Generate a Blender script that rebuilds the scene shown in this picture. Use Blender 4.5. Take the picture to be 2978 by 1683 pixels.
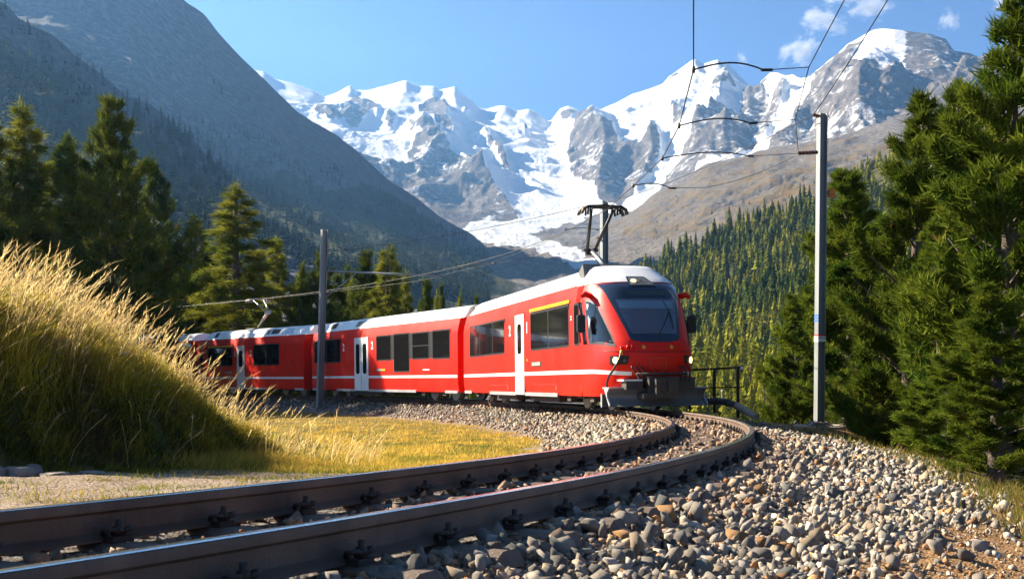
import bpy, bmesh, math, random
import numpy as np
from mathutils import Matrix, Vector

for o in list(bpy.data.objects):
    bpy.data.objects.remove(o)
scene = bpy.context.scene
COL = scene.collection
R = math.radians
rng = np.random.default_rng(7)
random.seed(7)

# ------------------------------------------------------------------ camera
# The camera stands at the origin, 0.9 m above the ballast, looking along +Y.
FPX, HORIZON = 3480.0, 979.7          # focal length and horizon row, in photograph pixels (2978 x 1683)
camd = bpy.data.cameras.new('camera')
cam = bpy.data.objects.new('camera', camd)
COL.objects.link(cam)
cam.location = (0, 0, 0)
cam.rotation_euler = (R(90), 0, 0)
camd.sensor_width = 36.0
camd.lens = FPX / 2978.0 * 36.0
camd.shift_y = (HORIZON - 841.5) / 2978.0
camd.clip_start = 0.05
camd.clip_end = 60000
camd.dof.use_dof = True
camd.dof.focus_distance = 27.0
camd.dof.aperture_fstop = 13.0
scene.camera = cam

# ------------------------------------------------------------------ sky and sun
SUN_AZ, SUN_EL = -60.0, 30.0
world = bpy.data.worlds.new('World')
scene.world = world
world.use_nodes = True
wn = world.node_tree.nodes
wl = world.node_tree.links
wn.clear()
w_out = wn.new('ShaderNodeOutputWorld')
w_bg = wn.new('ShaderNodeBackground')
w_sky = wn.new('ShaderNodeTexSky')
w_sky.sky_type = 'NISHITA'
w_sky.sun_disc = False
w_sky.sun_elevation = R(SUN_EL)
w_sky.sun_rotation = R(SUN_AZ)
w_sky.altitude = 2400
w_sky.air_density = 0.44
w_sky.dust_density = 0.1
w_sky.ozone_density = 4.0
w_bg.inputs['Strength'].default_value = 0.05
wl.new(w_sky.outputs['Color'], w_bg.inputs['Color'])
wl.new(w_bg.outputs['Background'], w_out.inputs['Surface'])

sund = bpy.data.lights.new('sun', 'SUN')
sund.energy = 5.0
sund.angle = R(0.53)
sund.color = (1.0, 0.87, 0.68)
sun = bpy.data.objects.new('sun', sund)
COL.objects.link(sun)
SUNV = Vector((math.sin(R(SUN_AZ)) * math.cos(R(SUN_EL)), math.cos(R(SUN_AZ)) * math.cos(R(SUN_EL)), math.sin(R(SUN_EL))))
sun.rotation_euler = SUNV.to_track_quat('Z', 'Y').to_euler()
sun.location = (-30, 20, 40)

vs = scene.view_settings
vs.view_transform = 'Standard'
vs.look = 'None'
vs.exposure = 2.1
vs.gamma = 1.0
vs.use_curve_mapping = False
scene.cycles.volume_step_rate = 1.0
scene.cycles.volume_max_steps = 128

# ------------------------------------------------------------------ helpers
def tag(o, label=None, cat=None, group=None, kind=None):
    if label: o['label'] = label
    if cat: o['category'] = cat
    if group: o['group'] = group
    if kind: o['kind'] = kind
    return o

def empty(name, loc=(0, 0, 0), mat=None):
    o = bpy.data.objects.new(name, None)
    o.empty_display_size = 0.3
    COL.objects.link(o)
    if mat is not None: o.matrix_world = mat
    else: o.location = loc
    return o

def link(name, me, m=None, parent=None):
    o = bpy.data.objects.new(name, me)
    COL.objects.link(o)
    if m is not None and not me.materials: me.materials.append(m)
    if parent is not None: o.parent = parent
    return o

def np_mesh(name, V, F, col=None, smooth=False, cname='tint'):
    """mesh from numpy arrays; F is (n,3) or (n,4); col is one RGBA per vertex"""
    V = np.asarray(V, np.float32); F = np.asarray(F, np.int32)
    me = bpy.data.meshes.new(name)
    k = F.shape[1]
    me.vertices.add(len(V)); me.vertices.foreach_set('co', V.ravel())
    me.loops.add(F.size); me.loops.foreach_set('vertex_index', F.ravel())
    me.polygons.add(len(F))
    me.polygons.foreach_set('loop_start', np.arange(0, F.size, k, dtype=np.int32))
    if smooth: me.polygons.foreach_set('use_smooth', np.ones(len(F), bool))
    me.update(calc_edges=True)
    if col is not None:
        c = np.asarray(col, np.float32)
        if c.shape[1] == 3: c = np.concatenate([c, np.ones((len(c), 1), np.float32)], 1)
        at = me.attributes.new(cname, 'FLOAT_COLOR', 'POINT')
        at.data.foreach_set('color', c.ravel())
    return me

class MB:
    """collects simple shapes and links them as one mesh object"""
    def __init__(s): s.v = []; s.f = []; s.sm = []
    def add(s, vs_, fs, smooth=False):
        b = len(s.v); s.v += [tuple(v) for v in vs_]
        for f in fs: s.f.append(tuple(i + b for i in f)); s.sm.append(smooth)
        return s
    def box(s, x0, x1, y0, y1, z0, z1):
        return s.add([(x0,y0,z0),(x1,y0,z0),(x1,y1,z0),(x0,y1,z0),(x0,y0,z1),(x1,y0,z1),(x1,y1,z1),(x0,y1,z1)],
            [(0,3,2,1),(4,5,6,7),(0,1,5,4),(1,2,6,5),(2,3,7,6),(3,0,4,7)])
    def bar(s, a, b, w, h=None, up=(0, 0, 1)):
        """square bar from a to b"""
        h = h or w; a = Vector(a); b = Vector(b); d = (b - a).normalized(); u = Vector(up)
        if abs(d.dot(u)) > .97: u = Vector((1, 0, 0))
        r = d.cross(u).normalized() * w / 2; t = r.cross(d).normalized() * h / 2
        P = [a-r-t, a+r-t, a+r+t, a-r+t, b-r-t, b+r-t, b+r+t, b-r+t]
        return s.add(P, [(0,3,2,1),(4,5,6,7),(0,1,5,4),(1,2,6,5),(2,3,7,6),(3,0,4,7)])
    def tube(s, pts, r, n=8, caps=True):
        pts = [Vector(p) for p in pts]; m = len(pts)
        rs = r if isinstance(r, (list, tuple)) else [r] * m
        V = []; u = None
        for i, p in enumerate(pts):
            d = (pts[min(i+1, m-1)] - pts[max(i-1, 0)]).normalized()
            if u is None:
                u = Vector((0, 0, 1)) if abs(d.z) < .9 else Vector((1, 0, 0))
            u = (u - d * u.dot(d)).normalized(); w = d.cross(u)
            for k in range(n):
                a = 2 * math.pi * k / n
                V.append(p + (u * math.cos(a) + w * math.sin(a)) * rs[i])
        F = [(i*n+k, i*n+(k+1) % n, (i+1)*n+(k+1) % n, (i+1)*n+k) for i in range(m-1) for k in range(n)]
        s.add(V, F, True)
        if caps:
            b = len(s.v) - len(V)
            s.f.append(tuple(b + k for k in range(n))[::-1]); s.sm.append(False)
            s.f.append(tuple(b + (m-1)*n + k for k in range(n))); s.sm.append(False)
        return s
    def prism(s, poly, fn, t0, t1):
        """poly of (a,b); fn(a,b,t) gives the 3-D point; extruded from t0 to t1"""
        n = len(poly)
        V = [fn(a, b, t0) for a, b in poly] + [fn(a, b, t1) for a, b in poly]
        return s.add(V, [tuple(range(n))[::-1], tuple(range(n, 2*n))] + [(i, (i+1) % n, n+(i+1) % n, n+i) for i in range(n)])
    def grid(s, P, smooth=True, closed=False):
        """P[i][j] -> points"""
        ni, nj = len(P), len(P[0]); V = [p for row in P for p in row]
        F = [(i*nj+j, i*nj+j+1, (i+1)*nj+j+1, (i+1)*nj+j) for i in range(ni-1) for j in range(nj-1)]
        if closed: F += [(i*nj+nj-1, i*nj, (i+1)*nj, (i+1)*nj+nj-1) for i in range(ni-1)]
        return s.add(V, F, smooth)
    def build(s, name, m, parent=None, sharp=None):
        me = bpy.data.meshes.new(name)
        me.from_pydata(s.v, [], s.f); me.update()
        me.polygons.foreach_set('use_smooth', s.sm)
        bm = bmesh.new(); bm.from_mesh(me); bmesh.ops.recalc_face_normals(bm, faces=bm.faces); bm.to_mesh(me); bm.free()
        if sharp: me.set_sharp_from_angle(angle=R(sharp))
        me.materials.append(m)
        return link(name, me, None, parent)

def rrect(x0, x1, z0, z1, r=.06, n=3):
    P = []
    for cx, cz, a0 in ((x1-r, z1-r, 0), (x0+r, z1-r, 90), (x0+r, z0+r, 180), (x1-r, z0+r, 270)):
        for k in range(n+1):
            a = R(a0 + 90*k/n); P.append((cx + r*math.cos(a), cz + r*math.sin(a)))
    return P

# ---- gradient noise
_perm = np.random.default_rng(3).permutation(512).astype(np.int64)
_perm = np.concatenate([_perm, _perm])
_ga = np.random.default_rng(5).uniform(0, 2*np.pi, 512)
def pnoise(x, y):
    xi = np.floor(x).astype(np.int64); yi = np.floor(y).astype(np.int64); xf = x - xi; yf = y - yi
    u = xf*xf*xf*(xf*(xf*6-15)+10); v = yf*yf*yf*(yf*(yf*6-15)+10)
    def g(ix, iy, fx, fy):
        a = _ga[_perm[(_perm[ix & 511] + iy) & 511] & 511]
        return np.cos(a)*fx + np.sin(a)*fy
    n00 = g(xi, yi, xf, yf); n10 = g(xi+1, yi, xf-1, yf); n01 = g(xi, yi+1, xf, yf-1); n11 = g(xi+1, yi+1, xf-1, yf-1)
    return (n00*(1-u)+n10*u)*(1-v) + (n01*(1-u)+n11*u)*v
def fbm(x, y, octv=5, gain=.5, lac=2.03):
    s = 0; a = 1.0
    for i in range(octv):
        s = s + a*pnoise(x + 17.3*i, y - 9.1*i); a *= gain; x = x*lac; y = y*lac
    return s
def ridged(x, y, octv=6, gain=.5, lac=2.1):
    s = 0; a = 1.0; w = 1.0
    for i in range(octv):
        n = 1 - 2*np.abs(pnoise(x + 31.7*i, y + 5.3*i)); n = n*n*np.sign(n)
        s = s + a*n*w; w = np.clip(n*1.4 + .25, 0, 1); a *= gain; x = x*lac; y = y*lac
    return s
def sstep(a, b, x):
    t = np.clip((x-a)/(b-a), 0, 1); return t*t*(3-2*t)
def in_poly(px, py, poly):
    c = np.zeros(px.shape, bool); n = len(poly)
    for i in range(n):
        x0, y0 = poly[i]; x1, y1 = poly[i-1]
        if y0 == y1: continue
        t = ((y0 > py) != (y1 > py)) & (px < (x1-x0)*(py-y0)/(y1-y0) + x0)
        c ^= t
    return c
def seg_dist(px, py, line):
    d = np.full(px.shape, 1e9)
    for (x0, y0), (x1, y1) in zip(line[:-1], line[1:]):
        L = (x1-x0)**2 + (y1-y0)**2 + 1e-9
        t = np.clip(((px-x0)*(x1-x0) + (py-y0)*(y1-y0))/L, 0, 1)
        d = np.minimum(d, np.hypot(px-x0-t*(x1-x0), py-y0-t*(y1-y0)))
    return d

# ---- materials
def nodes_of(m):
    m.use_nodes = True; nt = m.node_tree; nt.nodes.clear(); return nt, nt.nodes, nt.links
def ramp(N, stops, interp='LINEAR'):
    r = N.new('ShaderNodeValToRGB'); cr = r.color_ramp; cr.interpolation = interp
    while len(cr.elements) < len(stops): cr.elements.new(.5)
    for e, (p, c) in zip(cr.elements, stops):
        e.position = p; e.color = (*c, 1) if len(c) == 3 else c
    return r
def rgb(c, k): return tuple(min(1, max(0, v*k)) for v in c)
def mat(name, base, rough=.5, metal=0., var=.0, scale=4., bump=0., bscale=60., coat=0., spec=.5, streak=None, emit=None, es=0., grime=None):
    m = bpy.data.materials.new(name); nt, N, L = nodes_of(m)
    out = N.new('ShaderNodeOutputMaterial'); p = N.new('ShaderNodeBsdfPrincipled')
    L.new(p.outputs[0], out.inputs[0])
    p.inputs['Roughness'].default_value = rough; p.inputs['Metallic'].default_value = metal
    p.inputs['Coat Weight'].default_value = coat; p.inputs['Coat Roughness'].default_value = .08
    p.inputs['Specular IOR Level'].default_value = spec
    tc = N.new('ShaderNodeTexCoord'); src = tc.outputs['Object']
    if streak:
        mp = N.new('ShaderNodeMapping'); mp.inputs['Scale'].default_value = streak; L.new(src, mp.inputs[0]); src = mp.outputs[0]
    if var:
        n = N.new('ShaderNodeTexNoise'); n.inputs['Scale'].default_value = scale; n.inputs['Detail'].default_value = 6
        L.new(src, n.inputs['Vector'])
        r = ramp(N, [(.25, rgb(base, 1-var)), (.75, rgb(base, 1+var))]); L.new(n.outputs[0], r.inputs[0])
        csock = r.outputs[0]
        if grime:
            n2 = N.new('ShaderNodeTexNoise'); n2.inputs['Scale'].default_value = scale*.45; n2.inputs['Detail'].default_value = 9; n2.inputs['Roughness'].default_value = .7
            L.new(src, n2.inputs['Vector'])
            r2 = ramp(N, [(.5, (0,0,0)), (.72, (1,1,1))]); L.new(n2.outputs[0], r2.inputs[0])
            mx = N.new('ShaderNodeMix'); mx.data_type = 'RGBA'; mx.inputs['B'].default_value = (*grime, 1)
            L.new(r2.outputs[0], mx.inputs['Factor']); L.new(csock, mx.inputs['A']); csock = mx.outputs['Result']
        L.new(csock, p.inputs['Base Color'])
        rr = N.new('ShaderNodeMapRange'); rr.inputs['To Min'].default_value = max(.02, rough-.08); rr.inputs['To Max'].default_value = min(1, rough+.1)
        L.new(n.outputs[0], rr.inputs[0]); L.new(rr.outputs[0], p.inputs['Roughness'])
    else:
        p.inputs['Base Color'].default_value = (*base, 1)
    if bump:
        n = N.new('ShaderNodeTexNoise'); n.inputs['Scale'].default_value = bscale; n.inputs['Detail'].default_value = 5
        L.new(tc.outputs['Object'], n.inputs['Vector'])
        b = N.new('ShaderNodeBump'); b.inputs['Strength'].default_value = bump; b.inputs['Distance'].default_value = .02
        L.new(n.outputs[0], b.inputs['Height']); L.new(b.outputs[0], p.inputs['Normal'])
    if emit:
        p.inputs['Emission Color'].default_value = (*emit, 1); p.inputs['Emission Strength'].default_value = es
    return m

def leaf_mat(name, k=1.0, trans=.35, rough=.8, hue=(1, 1, 1), spec=.04):
    """foliage and grass: per-vertex tint, thin and translucent"""
    m = bpy.data.materials.new(name); nt, N, L = nodes_of(m)
    out = N.new('ShaderNodeOutputMaterial')
    at = N.new('ShaderNodeAttribute'); at.attribute_name = 'tint'
    oi = N.new('ShaderNodeObjectInfo')
    mr = N.new('ShaderNodeMapRange'); mr.inputs['To Min'].default_value = .82*k; mr.inputs['To Max'].default_value = 1.16*k
    L.new(oi.outputs['Random'], mr.inputs[0])
    mul = N.new('ShaderNodeVectorMath'); mul.operation = 'SCALE'; L.new(at.outputs['Color'], mul.inputs[0]); L.new(mr.outputs[0], mul.inputs['Scale'])
    mh = N.new('ShaderNodeVectorMath'); mh.operation = 'MULTIPLY'; L.new(mul.outputs[0], mh.inputs[0]); mh.inputs[1].default_value = hue
    p = N.new('ShaderNodeBsdfPrincipled'); p.inputs['Roughness'].default_value = rough; p.inputs['Specular IOR Level'].default_value = spec
    L.new(mh.outputs[0], p.inputs['Base Color'])
    t = N.new('ShaderNodeBsdfTranslucent'); L.new(mh.outputs[0], t.inputs['Color'])
    mx = N.new('ShaderNodeMixShader'); mx.inputs[0].default_value = trans
    L.new(p.outputs[0], mx.inputs[1]); L.new(t.outputs[0], mx.inputs[2]); L.new(mx.outputs[0], out.inputs[0])
    return m

def tint_mat(name, rough=.8, bump=.3, bscale=40., var=.25, vscale=25., spec=.3, dist=.01):
    """stone-like: per-vertex tint broken up with noise"""
    m = bpy.data.materials.new(name); nt, N, L = nodes_of(m)
    out = N.new('ShaderNodeOutputMaterial'); p = N.new('ShaderNodeBsdfPrincipled'); L.new(p.outputs[0], out.inputs[0])
    p.inputs['Roughness'].default_value = rough; p.inputs['Specular IOR Level'].default_value = spec
    at = N.new('ShaderNodeAttribute'); at.attribute_name = 'tint'
    tc = N.new('ShaderNodeTexCoord')
    n = N.new('ShaderNodeTexNoise'); n.inputs['Scale'].default_value = vscale; n.inputs['Detail'].default_value = 6; n.inputs['Roughness'].default_value = .65
    L.new(tc.outputs['Object'], n.inputs['Vector'])
    mr = N.new('ShaderNodeMapRange'); mr.inputs['From Min'].default_value = .3; mr.inputs['From Max'].default_value = .7
    mr.inputs['To Min'].default_value = 1-var; mr.inputs['To Max'].default_value = 1+var; L.new(n.outputs[0], mr.inputs[0])
    mul = N.new('ShaderNodeVectorMath'); mul.operation = 'SCALE'; L.new(at.outputs['Color'], mul.inputs[0]); L.new(mr.outputs[0], mul.inputs['Scale'])
    L.new(mul.outputs[0], p.inputs['Base Color'])
    n2 = N.new('ShaderNodeTexNoise'); n2.inputs['Scale'].default_value = bscale; n2.inputs['Detail'].default_value = 4; L.new(tc.outputs['Object'], n2.inputs['Vector'])
    b = N.new('ShaderNodeBump'); b.inputs['Strength'].default_value = bump; b.inputs['Distance'].default_value = dist
    L.new(n2.outputs[0], b.inputs['Height']); L.new(b.outputs[0], p.inputs['Normal'])
    return m

# ------------------------------------------------------------------ track centre line
# A 45 m radius left-hand curve falling about 4 % away from the camera. s runs along it in metres.
K0, KN, KF = 0.021861, -8.7e-5, -0.000238
X0, Y0, TH0, E0, GR, GR2 = 2.748769, 16.554566, 1.407365, -1.226238, 0.045144, -0.000345
DS = 0.1
def _line():
    def run(n, kd, sg):
        k = K0 + kd*np.arange(1, n)*DS; hd = TH0 + sg*np.cumsum(k)*DS
        hm = (np.concatenate([[TH0], hd[:-1]]) + hd)/2
        return X0 + sg*np.cumsum(np.cos(hm))*DS, Y0 + sg*np.cumsum(np.sin(hm))*DS, hd
    xf, yf, hf = run(900, KF, 1); xn, yn, hn = run(340, KN, -1)
    s = np.concatenate([-np.arange(339, 0, -1)*DS, [0], np.arange(1, 900)*DS])
    return (s, np.concatenate([xn[::-1], [X0], xf]), np.concatenate([yn[::-1], [Y0], yf]),
            E0 * 1.0 - GR*s - .5*GR2*s*s, np.concatenate([hn[::-1], [TH0], hf]))
TS, TX, TY, TE, THD = _line()
def track(s, off=0., dz=0.):
    """point beside the centre line: off to the inside (left), dz above rail top"""
    h = np.interp(s, TS, THD)
    return (float(np.interp(s, TS, TX) - math.sin(h)*off), float(np.interp(s, TS, TY) + math.cos(h)*off), float(np.interp(s, TS, TE) + dz))
def to_track(x, y):
    """nearest s and signed offset for arrays of ground points"""
    x = np.asarray(x, float); y = np.asarray(y, float); sh = x.shape; x = x.ravel(); y = y.ravel()
    sub = slice(0, None, 6); sx, sy, ss = TX[sub], TY[sub], TS[sub]
    S = np.empty(len(x)); O = np.empty(len(x))
    for a in range(0, len(x), 20000):
        b = slice(a, a+20000)
        i = np.argmin((x[b, None]-sx)**2 + (y[b, None]-sy)**2, 1)
        s0 = ss[i]; h = np.interp(s0, TS, THD); dx = x[b]-sx[i]; dy = y[b]-sy[i]
        al = dx*np.cos(h) + dy*np.sin(h); s1 = np.clip(s0 + np.clip(al, -.4, .4), TS[0], TS[-1])
        h = np.interp(s1, TS, THD); S[b] = s1
        O[b] = -(x[b]-np.interp(s1, TS, TX))*np.sin(h) + (y[b]-np.interp(s1, TS, TY))*np.cos(h)
    return S.reshape(sh), O.reshape(sh)
def at(px, py, d):
    """the point that lies d metres ahead in the direction of a photograph pixel"""
    return Vector(((px-1489)/FPX*d, d, (HORIZON-py)/FPX*d))
# ------------------------------------------------------------------ ground near the track
EDGE = [(-34, 9), (-16, 7.5), (-12, 5.0), (-9, 3.7), (-6, 3.2), (0, 3.1), (8, 3.5), (12, 3.6), (14, 5.7), (16.5, 6.1), (19, 4.6), (24, 4), (90, 5)]
FOOT = [(-14, 8.6), (-8, 9.3), (-4.6, 10.1), (-3.55, 11.3), (-3.15, 13.5), (-2.9, 16), (-2.9, 19), (-3.3, 23), (-4.6, 27), (-9, 30), (-14, 32)]
def hill_delta(x, y):
    d = seg_dist(x, y, FOOT)
    poly = FOOT + [(-40, 32), (-40, 8.6)]
    return np.where(in_poly(x, y, poly), d, -d)
def HILLCAP(x, y):
    a = .44 - .375*(y-14.5) - .30*(x+6.2); b = .64 - .26*(x+6.2) + 0*y
    h = np.clip(.5+.5*(b-a)/.5, 0, 1); return b*(1-h) + a*h - .5*h*(1-h)
def ground(x, y, detail=True, parts=False):
    """height of the ground sheet"""
    x = np.asarray(x, float); y = np.asarray(y, float)
    s, o = to_track(x, y); e = np.interp(s, TS, TE)
    inlow = np.interp(s, [-34, -8, 2, 90], [.27, .30, .66, .70])
    zi = np.interp(o, [0, .9, 1.25], [-.185, -.180, -.23])
    tb = np.clip((o-1.25)/(1.25), 0, 1)
    zi = np.where(o > 1.25, -.23*(1-tb) - inlow*tb, zi) + np.where(o > 2.5, -.010*np.minimum(o-2.5, 12), 0)
    q = -o; ed = np.interp(s, [a for a, b in EDGE], [b for a, b in EDGE])
    t1 = np.clip((q-1.0)/np.maximum(ed-1.0, .5), 0, 1)
    zo = -.180 - .125*np.clip((q-.75)/.6, 0, 1) - .30*t1**1.2
    over = np.maximum(q-ed, 0)
    zo = zo - np.where(over < 8, .75*over*over/(over+.8), .75*64/8.8 + .52*(over-8))
    z = e + np.where(o > 0, zi, zo)
    # the left-hand bank
    hd = hill_delta(x, y)
    base = z
    up = z - .05 + (1.20-.75*sstep(12, 18, y))*np.maximum(hd, 0)
    cap = HILLCAP(x, y) + .10*pnoise(x*.6, y*.6)
    cap = np.maximum(cap, z)
    k = .6
    h = np.clip(.5 + .5*(cap-up)/k, 0, 1); hill = cap*(1-h) + up*h - k*h*(1-h)
    z = np.where(hd > 0, np.maximum(hill, z), z)
    # far field keeps from sinking without end
    dist = np.hypot(x, y)
    if detail:
        rough = np.where(np.abs(o) < 2.2, .012, .05)
        z = z + rough*fbm(x*1.1, y*1.1, 4) + np.where((hd > .1), .26*fbm(x*.9+5, y*.9, 4), 0) + np.where(np.abs(o) > 7, .25*fbm(x*.12, y*.12, 3), 0)
    z = np.maximum(z, -46 + 4*fbm(x*.01, y*.01, 2))
    if parts: return z, s, o, hd
    return z

def ground_sheet():
    u = np.concatenate([np.linspace(-9000, -300, 60, endpoint=False), np.linspace(-300, 3300, 380), np.linspace(3300, 12000, 60)[1:]])
    d = np.concatenate([np.linspace(-14, .8, 24, endpoint=False), .8*np.power(190/.8, np.linspace(0, 1, 250))])
    t = (u-1489)/FPX
    # behind the camera the fan turns into a plain grid
    D = d[:, None] + 0*t[None, :]
    X = np.where(D < 3, 3, D)*t[None, :] + 0*D
    Yy = D
    Z, s, o, hd = ground(X, Yy, parts=True)
    n0, n1 = Z.shape
    V = np.stack([X, Yy, Z], -1).reshape(-1, 3)
    i = np.arange(n0*n1).reshape(n0, n1)
    F = np.stack([i[:-1, :-1], i[:-1, 1:], i[1:, 1:], i[1:, :-1]], -1).reshape(-1, 4)
    ed = np.interp(s, [a for a, b in EDGE], [b for a, b in EDGE])
    wob = .35*fbm(X*.8, Yy*.8, 3)
    ball_out = np.interp(s, [-34, -12, -9.5, -8, -2, 4, 12, 60], [1.9, 1.65, 2.0, 2.3, 3.0, 3.6, 3.4, 3.2]) + wob
    ball_in = np.interp(s, [-34, -9, -3, 3, 60], [.75, .8, 1.9, 2.45, 2.5]) + wob*.7
    ballast = np.where(o > 0, sstep(.15, -.15, o-ball_in), sstep(.2, -.2, -o-ball_out))
    # grass of the infield, bare grit towards the camera and beside the rail
    grit = sstep(13.4, 11.2, Yy + .9*fbm(X*.5, Yy*.5, 3) + .55*(X+3))*(o > 0)*(hd < .1)
    grit = np.maximum(grit, (o > 0)*(hd < 0)*sstep(.9, .2, o-ball_in+.9*fbm(X*.9, Yy*.9, 3))*.9)
    grass = np.where(o > 0, 1-grit, sstep(-.1, .8, -o-ed+.4*fbm(X, Yy, 3)))
    grass = np.where(hd > -.15, 1, grass)
    dirt = np.clip(1-grass, 0, 1)
    col = np.stack([ballast, grass, sstep(-.2, .25, hd), (o < 0)*1.0], -1).reshape(-1, 4)
    me = np_mesh('ground', V, F, col, True, 'zone')
    m = bpy.data.materials.new('ground_soil'); nt, N, L = nodes_of(m)
    out = N.new('ShaderNodeOutputMaterial'); p = N.new('ShaderNodeBsdfPrincipled'); L.new(p.outputs[0], out.inputs[0])
    p.inputs['Roughness'].default_value = .95; p.inputs['Specular IOR Level'].default_value = .15
    a = N.new('ShaderNodeAttribute'); a.attribute_name = 'zone'
    sep = N.new('ShaderNodeSeparateColor'); L.new(a.outputs['Color'], sep.inputs[0])
    tc = N.new('ShaderNodeTexCoord')
    def noise(sc, det=6, ro=.6):
        n = N.new('ShaderNodeTexNoise'); n.inputs['Scale'].default_value = sc; n.inputs['Detail'].default_value = det; n.inputs['Roughness'].default_value = ro
        L.new(tc.outputs['Object'], n.inputs['Vector']); return n.outputs[0]
    def mixc(f, A, B):
        x = N.new('ShaderNodeMix'); x.data_type = 'RGBA'
        L.new(f, x.inputs['Factor'])
        for sck, v in (('A', A), ('B', B)):
            if isinstance(v, tuple): x.inputs[sck].default_value = (*v, 1)
            else: L.new(v, x.inputs[sck])
        return x.outputs['Result']
    # grit: tan gravelly soil with fine light and dark grains
    vor = N.new('ShaderNodeTexVoronoi'); vor.inputs['Scale'].default_value = 55; L.new(tc.outputs['Object'], vor.inputs['Vector'])
    gr = ramp(N, [(0, (.06, .045, .032)), (.35, (.20, .145, .10)), (.7, (.34, .26, .19)), (1, (.5, .42, .33))])
    sepv = N.new('ShaderNodeSeparateColor'); L.new(vor.outputs['Color'], sepv.inputs[0]); L.new(sepv.outputs[0], gr.inputs[0])
    g2 = ramp(N, [(.3, (.17, .12, .08)), (.7, (.30, .22, .15))]); L.new(noise(2.5), g2.inputs[0])
    mf = N.new('ShaderNodeMath'); mf.operation = 'ADD'; mf.inputs[0].default_value = 0; mf.inputs[1].default_value = .55
    gritc = mixc(mf.outputs[0], g2.outputs[0], gr.outputs[0])
    # orange-brown earth on the outside of the curve
    er = ramp(N, [(.3, (.16, .085, .035)), (.55, (.30, .17, .075)), (.75, (.40, .26, .13))]); L.new(noise(14, 8, .7), er.inputs[0])
    soil = mixc(a.outputs['Alpha'], gritc, er.outputs[0])
    br = ramp(N, [(0, (.035, .03, .026)), (.5, (.12, .105, .09)), (1, (.26, .235, .21))])
    v2 = N.new('ShaderNodeTexVoronoi'); v2.inputs['Scale'].default_value = 26; L.new(tc.outputs['Object'], v2.inputs['Vector'])
    sv2 = N.new('ShaderNodeSeparateColor'); L.new(v2.outputs['Color'], sv2.inputs[0]); L.new(sv2.outputs[1], br.inputs[0])
    gg = ramp(N, [(.3, (.085, .07, .02)), (.5, (.16, .12, .03)), (.7, (.24, .17, .045))]); L.new(noise(5, 8, .7), gg.inputs[0])
    gh = ramp(N, [(.35, (.035, .042, .013)), (.65, (.085, .075, .022))]); L.new(noise(3, 8, .7), gh.inputs[0])
    gc = mixc(sep.outputs[2], gg.outputs[0], gh.outputs[0])
    c = mixc(sep.outputs[1], soil, gc)
    c = mixc(sep.outputs[0], c, br.outputs[0])
    L.new(c, p.inputs['Base Color'])
    add = N.new('ShaderNodeMath'); add.operation = 'ADD'
    sc = N.new('ShaderNodeMath'); sc.operation = 'MULTIPLY'; sc.inputs[1].default_value = -1.0
    L.new(vor.outputs['Distance'], sc.inputs[0]); L.new(sc.outputs[0], add.inputs[0]); L.new(noise(30), add.inputs[1])
    b = N.new('ShaderNodeBump'); b.inputs['Strength'].default_value = .7; b.inputs['Distance'].default_value = .02
    L.new(add.outputs[0], b.inputs['Height']); L.new(b.outputs[0], p.inputs['Normal'])
    ob = link('ground', me, m)
    tag(ob, kind='structure')
    return ob
GROUND = ground_sheet()
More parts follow.
